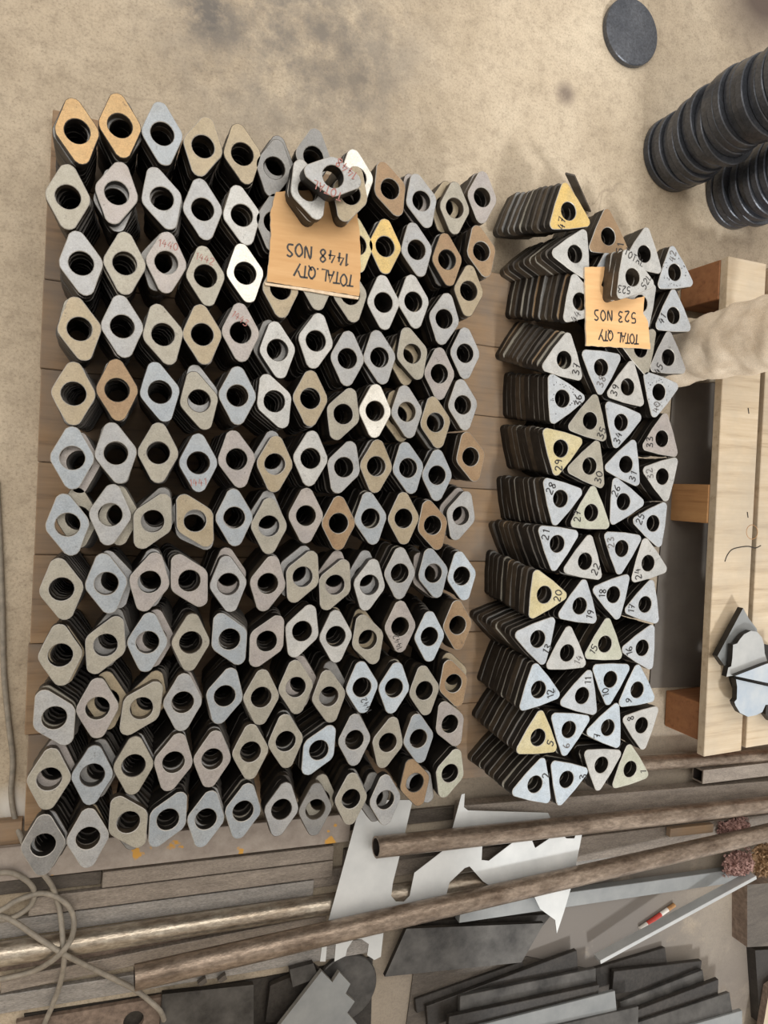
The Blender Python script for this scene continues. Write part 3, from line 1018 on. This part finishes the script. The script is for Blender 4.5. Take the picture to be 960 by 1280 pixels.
writing(o, 'TOTAL', local_of(o, P(409, 238, zz), rot), img_dir(409, 238, zz, 155) - rot, .014, INK_RED, .002)
writing(o, '1448', local_of(o, P(433, 212, zz), rot), img_dir(433, 212, zz, 140) - rot, .015, INK_RED, .002)

GT = 'three loose triangular plates on the cardboard sign'
for k in range(3):
    z = tz + T * (k + 1) + .0003
    px, py = [(778, 348), (784, 347.5), (791, 346.5)][k]
    c0 = P(px, py, z)
    tw = P(px - 8, py - 30, z) - c0
    rot = math.atan2(tw.y, tw.x) - math.pi / 2 + [.08, -.04, 0][k]
    o = new_plate('triangle_plate', TM[k % 2], c0, rot, FACE[['dgrey', 'light', 'light'][k]], RIM, EDGE_WARM)
    tag(o, 'loose triangular plate, %s of three on the smaller cardboard sign' % ['lowest', 'middle one', 'topmost and marked TOTAL 523'][k], 'plate', GT)
for txt, px, py, dg in [('TOTAL', 793, 322, -35), ('523', 780, 362, 170), ('52L', 808, 352, 60)]:
    writing(o, txt, local_of(o, P(px, py, z), rot), img_dir(px, py, z, dg) - rot, .0145, INK, .0022)

# thin strip leaning behind the first triangle stack
sp = P(716, 236, 0.0)
o = bm_obj('steel_strip', box_mesh(.20, .022, .004, .0005), BAR_DARK)
a_, b_ = P(733, 262, 0.004), P(713, 219, .13)
place(o, (a_ + b_) / 2, frame(b_ - a_, roll=1.2))
tag(o, 'thin rusty strip leaning behind the yellow triangle stack', 'strip')

# ------------------------------------------------------------------ discs at the upper right
def disc_mesh(r, th, seed):
    bm = bmesh.new()
    n_ = 56
    rnd = random.Random(seed)
    prof = [(r - .002, 0), (r, -.002), (r, -th + .002), (r - .002, -th)]
    rings = []
    for rr, z in prof:
        rings.append([bm.verts.new((rr * math.cos(2 * math.pi * k / n_), rr * math.sin(2 * math.pi * k / n_), z)) for k in range(n_)])
    for j in range(3):
        for k in range(n_):
            bm.faces.new((rings[j][k], rings[j + 1][k], rings[j + 1][(k + 1) % n_], rings[j][(k + 1) % n_]))
    bm.faces.new(rings[0])
    bm.faces.new(rings[3][::-1])
    bmesh.ops.recalc_face_normals(bm, faces=bm.faces)
    me = bpy.data.meshes.new('steel_disc')
    bm.to_mesh(me)
    bm.free()
    me.materials.append(DISC)
    return me


COUNT = ORD + ['fifteenth', 'sixteenth', 'seventeenth', 'eighteenth', 'nineteenth', 'twentieth'] + ['twenty-' + w for w in ORD[:9]]
ca, cb = P(792, -2, .012), P(792, 82, .012)
RD = (ca - cb).length / 2
dm = disc_mesh(RD, .016, 1)
dm2 = disc_mesh(RD * 1.15, .0182, 2)
o = bpy.data.objects.new('steel_disc', dm)
col.objects.link(o)
o.location = P(791, 39, .016)
tag(o, 'dark round steel disc lying alone on the concrete floor', 'disc')
for (px, py, n_, lean, lab, grp) in [(838, 196, 23, Vector((.0008, .002, 0)), 'upper', 'discs in the upper round stack'),
                                     (914, 246, 18, Vector((.0006, .0008, 0)), 'lower', 'discs in the lower round stack')]:
    c0 = P(px, py, 0)
    p = c0.copy()
    for k in range(n_):
        o = bpy.data.objects.new('steel_disc', dm2)
        col.objects.link(o)
        p = p + lean
        o.location = (p.x + random.uniform(-.010, .010), p.y + random.uniform(-.010, .010), .0187 * (k + 1))
        o.rotation_euler = (0, 0, random.uniform(0, 6))
        nth = ('lowest one on the floor' if k == 0 else COUNT[k] + ' from the floor')
        tag(o, 'dark round steel disc in the %s disc stack, %s' % (lab, nth), 'disc', grp)

# ------------------------------------------------------------------ wooden pallet at the right
pal = empty('wooden_pallet', P(920, 640, 0))
tag(pal, 'pale pine shipping pallet with three bearers beside the triangle stacks', 'pallet')
PZ = 0.145
PB = 0.122


def pal_part(name, bm, mat, loc, m3):
    o = bm_obj(name, bm, mat, pal)
    m = m3.to_4x4()
    m.translation = loc
    o.matrix_parent_inverse = Matrix.Translation(pal.location).inverted()
    o.matrix_basis = m
    return o


def pal_board(e0, e1, width):
    a, b = P(*e0, PZ), P(*e1, PZ)          # left edge of the top face
    ax = a - b
    nrm = Vector((ax.y, -ax.x, 0)).normalized()
    c0 = (a + b) / 2 + nrm * width / 2
    c0.z = PZ - .0115
    return pal_part('pallet_board', box_mesh(ax.length, width, .023, .0015), PINE, c0, frame(ax))


A0, A1 = P(911, 320, PZ), P(880, 946, PZ)
pal_board((911, 320), (880, 946), .125)
nrm = Vector(((A0 - A1).y, -(A0 - A1).x, 0)).normalized()
axp = (A0 - A1).normalized()
for k in range(1, 5):
    L = (A0 - A1).length - (.0 if k > 1 else .01)
    c0 = (A0 + A1) / 2 + nrm * (.0625 + k * .141)
    c0.z = PZ - .0115
    pal_part('pallet_board', box_mesh(L, .125, .023, .0015), PINE, c0, frame(axp))
for (px, py, mt) in [(903, 350, REDWOOD), (889, 630, PINE_END), (881, 903, REDWOOD)]:
    a = P(px, py, PB)
    c0 = a + nrm * .36
    c0.z = PB / 2 + .0005
    pal_part('pallet_bearer', box_mesh(.74, .094, PB - .001, .002), mt, c0, frame(nrm))

# split and knot in the first board
cpts = catmull([P(x, y_, PZ + .0002) - pal.location for x, y_ in [(951, 682), (944, 685), (936, 683), (925, 684), (915, 687), (909, 694), (906, 702)]], 6)
o = sweep('split', cpts, .0013, EDGE, 6, pal)
o['label'] = 'dark split running across the board'
kp = []
for k in range(17):
    a = 2 * math.pi * k / 16
    kp.append(P(940 + 7 * math.cos(a), 665 + 9 * math.sin(a), PZ + .0001) - pal.location)
o = sweep('knot', kp, .0007, PINE_END, 6, pal)
for (px, py) in ((935, 510), (934, 640)):
    o = sweep('nail_mark', [P(px, py, PZ + .0001) - pal.location, P(px + 1, py + 7, PZ + .0001) - pal.location], .0014, EDGE, 6, pal)


# cut parts lying on the pallet
BR = 'cut brackets lying on the pallet'
plate_from_px('cut_bracket', [(912, 812), (930, 800), (960, 806), (985, 830), (985, 880), (940, 884), (926, 874), (918, 852)], PZ + .016, .0155, [DARK2, EDGE],
              'charcoal cut bracket lying lowest under the others on the pallet', 'bracket', BR)
plate_from_px('cut_bracket', [(929, 760), (936, 773), (946, 786), (950, 810), (935, 838), (906, 833), (897, 820)], PZ + .033, .016, [GREYP, EDGE],
              'grey cut bracket with dark slanting side, furthest from the pipes on the pallet', 'bracket', BR)
plate_from_px('cut_bracket', [(916.4, 806), (921.5, 804.4), (925, 799), (930, 793), (938.7, 788.4), (946.5, 789.8), (952.5, 796.7), (955, 805), (956, 817), (960, 829), (940, 840), (908, 846), (910.4, 834.5), (914, 833), (915.5, 822.5)],
              PZ + .052, .014, [LGREYP, EDGE], 'light grey cut bracket with round tongue pointing away from the pipes', 'bracket', BR)
plate_from_px('cut_bracket', [(920, 849), (962, 858.5), (980, 864), (972, 880), (957, 881), (953, 890), (945.6, 893.8), (935, 896), (925, 891), (919.5, 882), (918, 877.5), (921, 874), (921.5, 858.5)],
              PZ + .046, .014, [PALEB, EDGE], 'pale blue cut bracket with round tongue pointing toward the pipes', 'bracket', BR)
plate_from_px('cut_bracket', [(919, 845), (957.6, 830), (985, 822), (985, 858), (956, 853)], PZ + .066, .013, [PALEB, EDGE],
              'pale blue three-cornered bracket wedged between two tongued brackets', 'bracket', BR)
plate_from_px('cut_bracket', [(958, 880), (966, 872), (990, 870), (990, 905), (964, 902), (957, 893)], PZ + .030, .016, [DARK2, EDGE],
              'dark cut bracket at the photo edge on the pallet', 'bracket', BR)

# sheet between the deck and the pallet, its dark tone painting the floor's shade
plate_from_px('shade_sheet', [(842, 480), (905, 478), (885, 858), (812, 860)], .004, .003, [SHADE_STEEL, EDGE], 'dark steel sheet on the floor between triangle stacks and pallet', 'sheet')

# ------------------------------------------------------------------ the person standing at the right
pf = P(812, 446, 0)
person_pos = Vector((pf.x + .02, pf.y, 0))


def ring_tube(axis_pts, radii, seg, folds, seed, flat=1.0):
    vs, fs = [], []
    n_ = len(axis_pts)
    for i, (p, r) in enumerate(zip(axis_pts, radii)):
        for k in range(seg):
            a = 2 * math.pi * k / seg
            nz = noise.noise(Vector((math.cos(a) * 1.3 + seed, math.sin(a) * 1.3, p.z * 16)))
            nz += .6 * noise.noise(Vector((math.cos(a) * 2.0 + seed, math.sin(a) * 2.0 + 4, p.z * 40 + a * 1.2)))
            rid = math.sin(p.z * 95 + 1.7 * math.cos(a + seed) + 2.2 * noise.noise(Vector((math.cos(a) + seed, math.sin(a), p.z * 7))))
            rr = r * (1 + folds * nz) + .0042 * max(0, rid) ** 2 * min(1, max(0, (p.z - axis_pts[0].z) * 5))
            vs.append(Vector((p.x + rr * math.cos(a), p.y + rr * flat * math.sin(a), p.z)))
    for i in range(n_ - 1):
        for k in range(seg):
            k2 = (k + 1) % seg
            fs.append((i * seg + k, i * seg + k2, (i + 1) * seg + k2, (i + 1) * seg + k))
    fs.append(tuple((n_ - 1) * seg + k for k in range(seg)))
    fs.append(tuple(range(seg))[::-1])
    return vs, fs


# body: one skinned figure from the feet to the waist
bm_v = []
hipL = person_pos + Vector((.08, .02, .86))
legB = person_pos + Vector((.46, .02, 0.147))
hipR = Vector((legB.x - .20, legB.y, .86))
pel = (hipL + hipR) / 2 + Vector((0, 0, .06))
verts = [pel, pel + Vector((0, 0, .12)),
         hipL, person_pos + Vector((.035, 0, .47)), person_pos + Vector((0, 0, .08)), person_pos + Vector((-.02, .13, .03)),
         hipR, legB + Vector((-.03, 0, .47)), legB + Vector((0, 0, .08)), legB + Vector((.02, .13, .03))]
edges = [(0, 1), (0, 2), (2, 3), (3, 4), (4, 5), (0, 6), (6, 7), (7, 8), (8, 9)]
rad = [.13, .12, .085, .052, .034, .024, .085, .052, .034, .024]
me = bpy.data.meshes.new('person')
me.from_pydata([tuple(v) for v in verts], edges, [])
person = bpy.data.objects.new('person', me)
col.objects.link(person)
md = person.modifiers.new('skin', 'SKIN')
for i, r in enumerate(rad):
    me.skin_vertices[0].data[i].radius = (r, r)
me.skin_vertices[0].data[0].use_root = True
ss = person.modifiers.new('sub', 'SUBSURF')
ss.levels = 2
ss.render_levels = 2
me.materials.append(SKIN)
tag(person, 'person in loose white trousers standing behind the triangle stacks', 'person')
vs, fs = [], []
for (ft, hp, sd) in ((person_pos, hipL, 1.0), (legB, hipR, 5.0)):
    ax, rr = [], []
    for i in range(70):
        u = i / 69
        z = ft.z + .055 + u * (.90 - .055 - ft.z)
        f = (z - ft.z) / (.86 - ft.z)
        ax.append(Vector((ft.x + (hp.x - ft.x) * f, ft.y + (hp.y - ft.y) * f, z)))
        rr.append(.068 + .030 * f + (.012 * math.exp(-((z - ft.z - .06) / .04) ** 2)))
    v2, f2 = ring_tube(ax, rr, 40, .10, sd, 1.0)
    b = len(vs)
    vs += v2
    fs += [tuple(i + b for i in f) for f in f2]
tr = mesh_obj('trousers', vs, fs, CLOTH, None, person, True)
tr['label'] = 'loose white cotton trouser legs with soft folds'
for ft in (person_pos, legB):
    vs, fs = [], []
    sec = [(-.05, .030, .050), (-.03, .038, .075), (.02, .040, .085), (.08, .044, .06), (.14, .045, .045), (.19, .036, .036), (.215, .015, .022)]
    for (yy_, hw, hh) in sec:
        for k in range(12):
            a = 2 * math.pi * k / 12
            vs.append(Vector((ft.x + hw * math.cos(a), ft.y + yy_, ft.z + max(.001, hh / 2 + hh / 2 * math.sin(a)))))
    for i in range(len(sec) - 1):
        for k in range(12):
            k2 = (k + 1) % 12
            fs.append((i * 12 + k, i * 12 + k2, (i + 1) * 12 + k2, (i + 1) * 12 + k))
    fs.append(tuple(range(12)))
    fs.append(tuple((len(sec) - 1) * 12 + k for k in range(12))[::-1])
    mesh_obj('shoe', vs, fs, SHOE, None, person, True)

# ------------------------------------------------------------------ bars, pipes and sheets in front (bottom of the photograph)
FB = 'flat steel bars lying in front of the deck'
bar('flat_bar', (-40, 1066, 1106), (438, 1014, 1055), .040, .012, BAR_PAINT, 'grey flat bar spattered with yellow paint along the bottom row of diamonds', 'bar', FB)
bar('flat_bar', (128, 1090, 1111), (417, 1057, 1075), .030, .012, BAR, 'brown-grey flat bar just below the paint-spattered bar', 'bar', FB)
bar('flat_bar', (-60, 1108, 1126), (127, 1088, 1106), .016, .012, BAR_DARK, 'dark flat bar lying low left of the coiled cable loops', 'bar', FB)
bar('flat_bar', (36, 1122, 1147), (416, 1076, 1096), .026, .012, BAR, 'brown flat bar whose square left end lies beside the cable loop', 'bar', FB)
bar('flat_bar', (-50, 1158, 1182), (392, 1100, 1120), .020, .012, BAR_GREY, 'grey speckled flat bar directly above the shiny pipe', 'bar', FB)
bar('flat_bar', (-40, 1195, 1222), (330, 1140, 1164), .010, .008, RUSTPL, 'rusty orange flat bar lying under the shiny pipe', 'bar', FB)
bar('flat_bar', (1, 1224, 1243), (408, 1143, 1158), .024, .012, BAR, 'brown flat bar between the shiny pipe and the copper-brown pipe', 'bar', FB)
bar('flat_bar', (-40, 1252, 1274), (478, 1168, 1190), .018, .012, BAR_GREY, 'grey flat bar running just below the copper-brown pipe', 'bar', FB)
bar('flat_bar', (300, 1035, 1053), (640, 1000, 1018), .012, .010, BAR_DARK, 'dark flat bar partly under the bright cut sheet', 'bar', FB)
bar('flat_bar', (380, 1092, 1112), (735, 1042, 1062), .014, .012, BAR, 'brown flat bar crossing underneath the bright cut sheet', 'bar', FB)
bar('flat_bar', (430, 1062, 1086), (720, 1022, 1044), .026, .010, BAR_DARK, 'charcoal flat bar below the open-ended pipe under the sheet', 'bar', FB)
bar('wide_flat_bar', (575, 1006, 1040), (1010, 972, 998), .050, .03, BAR, 'wide brown flat bar below the lowest triangle stacks', 'bar', FB)
bar('flat_bar', (700, 1050, 1080), (1010, 1010, 1040), .034, .014, BAR, 'brown flat bar between the two long pipes at the right', 'bar', FB)
bar('flat_bar', (690, 1080, 1092), (1000, 1040, 1050), .018, .012, BAR_GREY, 'narrow grey flat bar with shiny edge between the two long pipes', 'bar', FB)
bar('flat_bar', (575, 1134, 1154), (934, 1084, 1102), .036, .020, GREYP, 'bright silvery square bar running beneath the long copper-brown pipe', 'bar', FB)
bar('wooden_batten', (838, 1036, 1047), (892, 1030, 1041), .052, .015, PLANK, 'short wooden batten wedged between the pipes by the pink swarf', 'batten')

PR = .0205


def pipe(px0, px1, z, r, mat, label, z1=None):
    o = tube_obj('steel_pipe', P(*px0, z), P(*px1, z if z1 is None else z1), r, mat, PIPE_IN)
    return tag(o, label, 'pipe', 'long round steel pipes')


pipe((-60, 1202), (700, 1086), .036, PR, PIPE_BRIGHT, 'shiny steel pipe under the cable loops and the cut sheet')
SHZ = .0595
pipe((168, 1222), (1010, 1029), SHZ + .002 + .023, .022, PIPE, 'long copper-brown pipe lying across the bright cut sheet')
pipe((470, 1059), (1010, 1000), SHZ + .002 + .022, .0215, PIPE, 'brown pipe with dark open end on the bright cut sheet')
pipe((760, 957), (1010, 941), .036, .019, PIPE, 'short visible pipe passing under the end of the pallet')

# square tube
a, b = P(872, 968, .040), P(1010, 952, .040)
ax = b - a
bm = bmesh.new()
w_, wl = .036, .004
for L in (0,):
    pass
vs, fs, fm = [], [], []
Lh = ax.length / 2
for hw in (w_ / 2, w_ / 2 - wl):
    for xx in (-Lh, Lh):
        vs += [(xx, -hw, -hw), (xx, hw, -hw), (xx, hw, hw), (xx, -hw, hw)]
bm.free()
for k in range(4):
    k2 = (k + 1) % 4
    fs += [(k, k2, 4 + k2, 4 + k), (8 + k2, 8 + k, 12 + k, 12 + k2), (k2, k, 8 + k, 8 + k2), (4 + k, 4 + k2, 12 + k2, 12 + k)]
    fm += [0, 1, 0, 0]
o = mesh_obj('square_tube', vs, fs, [BAR, PIPE_IN], fm)
place(o, (a + b) / 2, frame(ax))
tag(o, 'square steel tube with open dark end below the pallet', 'tube')

# bright cut sheet
SH = [(452, 1000), (516, 1000), (500, 1068), (491, 1104), (489, 1120), (495, 1127), (505, 1127), (512, 1120), (518, 1091), (553, 1064), (566, 1034), (577, 993), (581, 992),
      (580, 1009), (585, 1013), (685, 1016), (690, 1026), (640, 1030), (604, 1032), (603, 1057), (602, 1075), (611, 1076), (641, 1053), (664, 1048), (669, 1060), (690, 1046),
      (704, 1044), (708, 1048), (718, 1048), (720, 1042), (728, 1041), (720, 1081), (714, 1109), (705, 1140), (696, 1167), (694, 1150), (675, 1136), (667, 1119),
      (650, 1108), (620, 1112), (604, 1102), (587, 1083), (581, 1085), (562, 1103), (556, 1126), (545, 1137),
      (500, 1150), (480, 1160), (476, 1196), (468, 1200), (459, 1194), (461, 1180), (452, 1174), (442, 1174), (434, 1186), (432, 1195), (418, 1202), (420, 1178), (409, 1178), (407, 1202), (400, 1202), (404, 1170), (410, 1153)]
plate_from_px('cut_sheet', SH, SHZ + .002, .002, [SHEET, SHEET_SIDE], 'bright silvery laser-cut sheet with notches lying under two pipes', 'sheet')

# dark plates
plate_from_px('dark_plate', [(508, 1161), (680, 1154), (652, 1203), (481, 1221)], .034, .010, [DARK, DARK2], 'black slanted steel plate with chalky smudges under the bright sheet', 'plate')
plate_from_px('dark_plate', [(515, 1153), (690, 1143), (676, 1160), (512, 1172)], .014, .010, [DARK2, DARK2], 'charcoal plate edge showing behind the black slanted plate', 'plate')
plate_from_px('dark_plate', [(203, 1243), (317, 1231), (317, 1340), (196, 1340)], .028, .012, [DARK, DARK2], 'dark grey rectangular plate at the bottom beside the cable end', 'plate')
# rusty plate with a hole
w = [P(x, y_, .015) for x, y_ in [(20, 1278), (205, 1246), (205, 1340), (20, 1340)]]
bm = bmesh.new()
c0 = sum(w, Vector()) / 4
hc = P(167, 1276, .015) - c0
n_ = 24
hr = .019
loopo = []
cor = [p - c0 for p in w]
cor_ang = [math.atan2((p - hc).y, (p - hc).x) for p in cor]
pts_o = []
for k in range(n_):
    a = 2 * math.pi * k / n_
    d = Vector((math.cos(a), math.sin(a), 0))
    best = 9
    for i in range(4):
        p, q_ = cor[i], cor[(i + 1) % 4]
        e_ = q_ - p
        den = d.x * e_.y - d.y * e_.x
        if abs(den) < 1e-9:
            continue
        s = ((p - hc).x * e_.y - (p - hc).y * e_.x) / den
        u = ((p - hc).x * d.y - (p - hc).y * d.x) / den
        if s > 0 and -1e-6 <= u <= 1 + 1e-6:
            best = min(best, s)
    pts_o.append(hc + d * best)
for p, pa in zip(cor, cor_ang):
    k = int(round((pa % (2 * math.pi)) / (2 * math.pi) * n_)) % n_
    pts_o[k] = p
vs, fs = [], []
for zz_ in (0, -.010):
    vs += [Vector((hc.x + hr * math.cos(2 * math.pi * k / n_), hc.y + hr * math.sin(2 * math.pi * k / n_), zz_)) for k in range(n_)]
    vs += [Vector((p.x, p.y, zz_)) for p in pts_o]
for k in range(n_):
    k2 = (k + 1) % n_
    fs += [(k, n_ + k, n_ + k2, k2), (2 * n_ + k2, 3 * n_ + k2, 3 * n_ + k, 2 * n_ + k), (k2, 2 * n_ + k2, 2 * n_ + k, k), (n_ + k, 3 * n_ + k, 3 * n_ + k2, n_ + k2)]
bm.free()
o = mesh_obj('rusty_plate', vs, fs, RUSTPL)
o.location = c0
tag(o, 'rusty brown plate with a round hole at the bottom left', 'plate')

# comb-toothed plate, disc, off-cuts
plate_from_px('toothed_plate', [(402, 1214), (415.6, 1228), (424, 1215), (438, 1230), (432, 1242), (443.5, 1252), (434, 1266), (446, 1280), (436, 1340), (310, 1340), (350, 1281)], .046, .010,
              [GREYP, SHEET_SIDE], 'grey plate with stair-step teeth at the bottom of the photo', 'plate')
o = bpy.data.objects.new('grey_disc', disc_mesh(.0725, .012, 3))
o.data.materials[0] = DARK
col.objects.link(o)
o.location = P(432, 1236, .017)
tag(o, 'dark grey round disc half hidden under the toothed plate', 'disc')
plate_from_px('offcut', [(338, 1232), (395, 1208), (404, 1216), (352, 1278), (332, 1278)], .020, .012, [DARK2, DARK2], 'dark steel off-cut tucked behind the toothed plate', 'offcut', 'dark off-cuts by the toothed plate')
plate_from_px('offcut', [(362, 1212), (392, 1204), (398, 1222), (366, 1234)], .034, .012, [DARK, DARK2], 'small dark off-cut lying on another beside the toothed plate', 'offcut', 'dark off-cuts by the toothed plate')
for (px, py) in ((252, 1226), (277, 1222)):
    plate_from_px('clip', [(px - 5, py + 4), (px + 5, py - 4), (px + 7, py + 2), (px - 1, py + 7)], .032, .010, [BAR_DARK, BAR_DARK],
                  'small dark steel clip at the top edge of the grey plate, %s one' % ('left' if px < 260 else 'right'), 'clip', 'small clips behind the grey plate')

plate_from_px('shade_sheet', [(30, 1268), (330, 1222), (466, 1196), (462, 1340), (40, 1340)], .004, .003, [DARK2, EDGE], 'black sheet painting shade on the floor under toothed plate and off-cuts', 'sheet')  # added sheet, its black stands in for shade between the scraps
plate_from_px('brown_plate', [(517, 1214), (660, 1196), (760, 1216), (800, 1340), (500, 1340)], .003, .0025, [BAR_DARK, EDGE], 'dull brown steel plate on the floor under the heap of bars', 'plate')
# heap of flat bars at the bottom right
HB = 'flat bars heaped at the bottom right'
heap = [
    # e0 (left end), e1 (right end), top z at both ends, label
    ((520, 1248, 1268), (655, 1203, 1216), .014, .014, DARK2, 'charcoal flat bar at the left rim of the bottom heap'),
    ((534, 1256, 1288), (722, 1189, 1212), .026, .028, DARK2, 'charcoal flat bar in the heap ending near the slanted black plate'),
    ((575, 1246, 1272), (745, 1211, 1234), .040, .042, DARK, 'dark flat bar second in the left half of the heap'),
    ((560, 1270, 1300), (748, 1231, 1256), .053, .055, DARK2, 'dark flat bar third in the left half of the heap'),
    ((586, 1286, 1312), (770, 1240, 1262), .066, .068, GREYP, 'flat bar with sunlit grey painted in, middle of the heap'),  # lighter grey paints in the sunlight on this bar
    ((640, 1296, 1322), (798, 1258, 1284), .079, .081, DARK, 'dark flat bar lowest in the left half of the heap'),
    ((745, 1210, 1236), (833, 1186, 1206), .016, .018, DARK2, 'short dark flat bar furthest up the right half of the heap'),
    ((766, 1212, 1246), (876, 1203, 1226), .032, .034, DARK2, 'dark flat bar below the lit angle bar in the heap'),
    ((776, 1252, 1278), (880, 1214, 1234), .046, .048, DARK, 'dark flat bar with slanted end in the right half of the heap'),
    ((784, 1266, 1294), (898, 1224, 1248), .060, .062, DARK2, 'dark flat bar with notched bright end in the heap'),
    ((790, 1282, 1308), (914, 1242, 1264), .074, .076, DARK, 'grey flat bar with pale end in the right half of the heap'),
    ((800, 1300, 1330), (928, 1264, 1290), .088, .090, GREYP, 'grey flat bar nearest the bottom right corner of the heap'),
]
for i, (e0, e1, z0, z1, mt, lab) in enumerate(heap):
    bar('heap_bar', e0, e1, z0, .012, mt, lab, 'bar', HB, None, z1, (-.22, -.05, -.16, .02, -.26, -.10)[i % 6])
# angle bar with its lit side
a, b = P(750, 1202, .048), P(945, 1096, .082)
ax = b - a
o = bm_obj('angle_bar', box_mesh(ax.length, .010, .026, .0008), LGREYP)
place(o, (a + b) / 2 - Vector((0, 0, .010)), frame(ax))
tag(o, 'bright thin bar standing on edge, slanting over the floor', 'bar')
# striped stick
stick = empty('striped_stick', P(824, 1145, 0))
tag(stick, 'thin red and white striped stick on the floor by the slanting bar', 'stick')
s0, s1 = P(800, 1161, .006), P(843, 1131, .006)
for k in range(5):
    o = tube_obj('stripe', s0.lerp(s1, k / 5), s0.lerp(s1, (k + 1) / 5), .0055, (WHITEP, REDP, REDP, WHITEP, PINE_END)[k], None, 12, .005)
    o.parent = stick
    o.matrix_parent_inverse = Matrix.Translation(stick.location).inverted()

# dark boxes at the right edge
plate_from_px('rusty_block', [(934, 1106), (1010, 1100), (1010, 1180), (934, 1184)], .05, .05, [BAR_DARK, RUSTPL], 'dark rusty steel block at the right edge below the swarf', 'block')
plate_from_px('dark_block', [(944, 1188), (1010, 1184), (1010, 1262), (950, 1280)], .03, .03, [DARK2, DARK2], 'black steel block at the right edge near the corner', 'block')
plate_from_px('pale_board', [(962, 1236), (1010, 1200), (1010, 1330), (946, 1330)], .05, .02, [PINE, RUSTPL], 'pinkish board corner at the bottom right edge', 'board')


# swarf clumps
def swarf(centre, size, mat, n_, seed, label):
    rnd = random.Random(seed)
    vs, fs = [], []
    for k in range(n_):
        u = Vector((rnd.gauss(0, .45), rnd.gauss(0, .45), rnd.random()))
        u.x = max(-1, min(1, u.x))
        u.y = max(-1, min(1, u.y))
        hmax = math.sqrt(max(0.05, 1 - (u.x ** 2 + u.y ** 2) * .9))
        p0 = centre + Vector((u.x * size[0], u.y * size[1], u.z * hmax * size[2] + .001))
        ax = Vector((rnd.gauss(0, 1), rnd.gauss(0, 1), rnd.gauss(0, .5))).normalized()
        m = frame(ax, Vector((.1, .2, 1)).normalized())
        R_, pitch, turns, wd = rnd.uniform(.002, .0045), rnd.uniform(.002, .004), rnd.uniform(1, 2.4), rnd.uniform(.0012, .0024)
        st = int(7 * turns)
        b = len(vs)
        for i in range(st + 1):
            a = 2 * math.pi * turns * i / st
            q_ = Vector((pitch * a / 6.28 - pitch * turns / 2, R_ * math.cos(a), R_ * math.sin(a)))
            for s in (-1, 1):
                w_ = p0 + m @ (q_ + Vector((s * wd / 2, 0, 0)))
                w_.z = max(w_.z, centre.z + .0005)
                vs.append(w_ - centre)
        for i in range(st):
            k_ = b + 2 * i
            fs.append((k_, k_ + 1, k_ + 3, k_ + 2))
    # matted core
    bm = bmesh.new()
    bmesh.ops.create_icosphere(bm, subdivisions=4, radius=1)
    b = len(vs)
    for v_ in bm.verts:
        nz = 1 + .35 * noise.noise(v_.co * 3.1 + Vector((seed, 0, 0))) + .25 * noise.noise(v_.co * 8 + Vector((seed, 3, 0)))
        vs.append(Vector((v_.co.x * size[0] * .9 * nz, v_.co.y * size[1] * .9 * nz, max(0.0005, v_.co.z * size[2] * .8 * nz))))
    fs += [tuple(b + v_.index for v_ in f.verts) for f in bm.faces]
    bm.free()
    o = mesh_obj('swarf_clump', vs, fs, mat)
    o.location = centre
    return tag(o, label, 'metal swarf', 'clumps of metal swarf')


swarf(P(914, 1034, .036), (.052, .024, .045), SWARF_P, 900, 3, 'pinkish clump of curly metal swarf between the two long pipes')
swarf(P(919, 1077, .036), (.048, .030, .040), SWARF_P, 900, 4, 'pinkish clump of curly metal swarf below the copper-brown pipe')
swarf(P(950, 1072, .036), (.036, .044, .055), SWARF_O, 900, 5, 'ochre clump of curly metal swarf at the right edge')

# ------------------------------------------------------------------ cables
def cable(px, label, r=.0048):
    pts = catmull([P(x, y_, z) for x, y_, z in px], 10)
    c0 = pts[len(pts) // 2].copy()
    c0.z = 0
    o = sweep('electric_cable', [p - c0 for p in pts], r, CABLE)
    o.location = c0
    return tag(o, label, 'cable')


cable([(-4, 600, .006), (0, 680, .006), (3, 760, .006), (5, 840, .006), (11, 905, .006), (16, 950, .006), (14, 990, .006), (18, 1020, .008), (26, 1046, .03), (42, 1078, .047),
       (57, 1096, .047), (67, 1112, .038), (75, 1140, .034), (79, 1180, .066), (80, 1202, .063), (75, 1230, .038), (65, 1258, .03), (54, 1285, .02), (44, 1330, .01)],
      'grey cable running along the deck edge and down across the flat bars')
cable([(-40, 1100, .05), (0, 1091, .047), (20, 1093, .047), (38, 1105, .042), (43, 1118, .036), (38, 1132, .033), (20, 1145, .034), (0, 1150, .034), (-30, 1152, .03),
       (-50, 1147, .03), (-30, 1142, .03), (0, 1145, .034), (16, 1151, .038), (40, 1167, .044), (75, 1190, .072), (100, 1203, .050), (135, 1220, .034), (170, 1238, .03), (198, 1261, .046), (205, 1275, .036)],
      'grey cable with a loop at the left edge crossing to the dark plate')
cable([(-40, 1150, .042), (0, 1138, .046), (20, 1126, .044), (48, 1117, .041), (68, 1120, .041), (85, 1132, .041), (92, 1148, .041), (91, 1167, .06), (82, 1185, .078), (62, 1203, .064), (38, 1215, .034), (0, 1224, .03), (-40, 1230, .02)],
      'grey cable looping over the shiny pipe and back to the left edge')
# brown timber at the left edge
bar('timber_block', (-60, 1034, 1070), (27, 1026, 1060), .026, .024, PLANK, 'short brown timber at the left edge below the plank deck', 'timber')
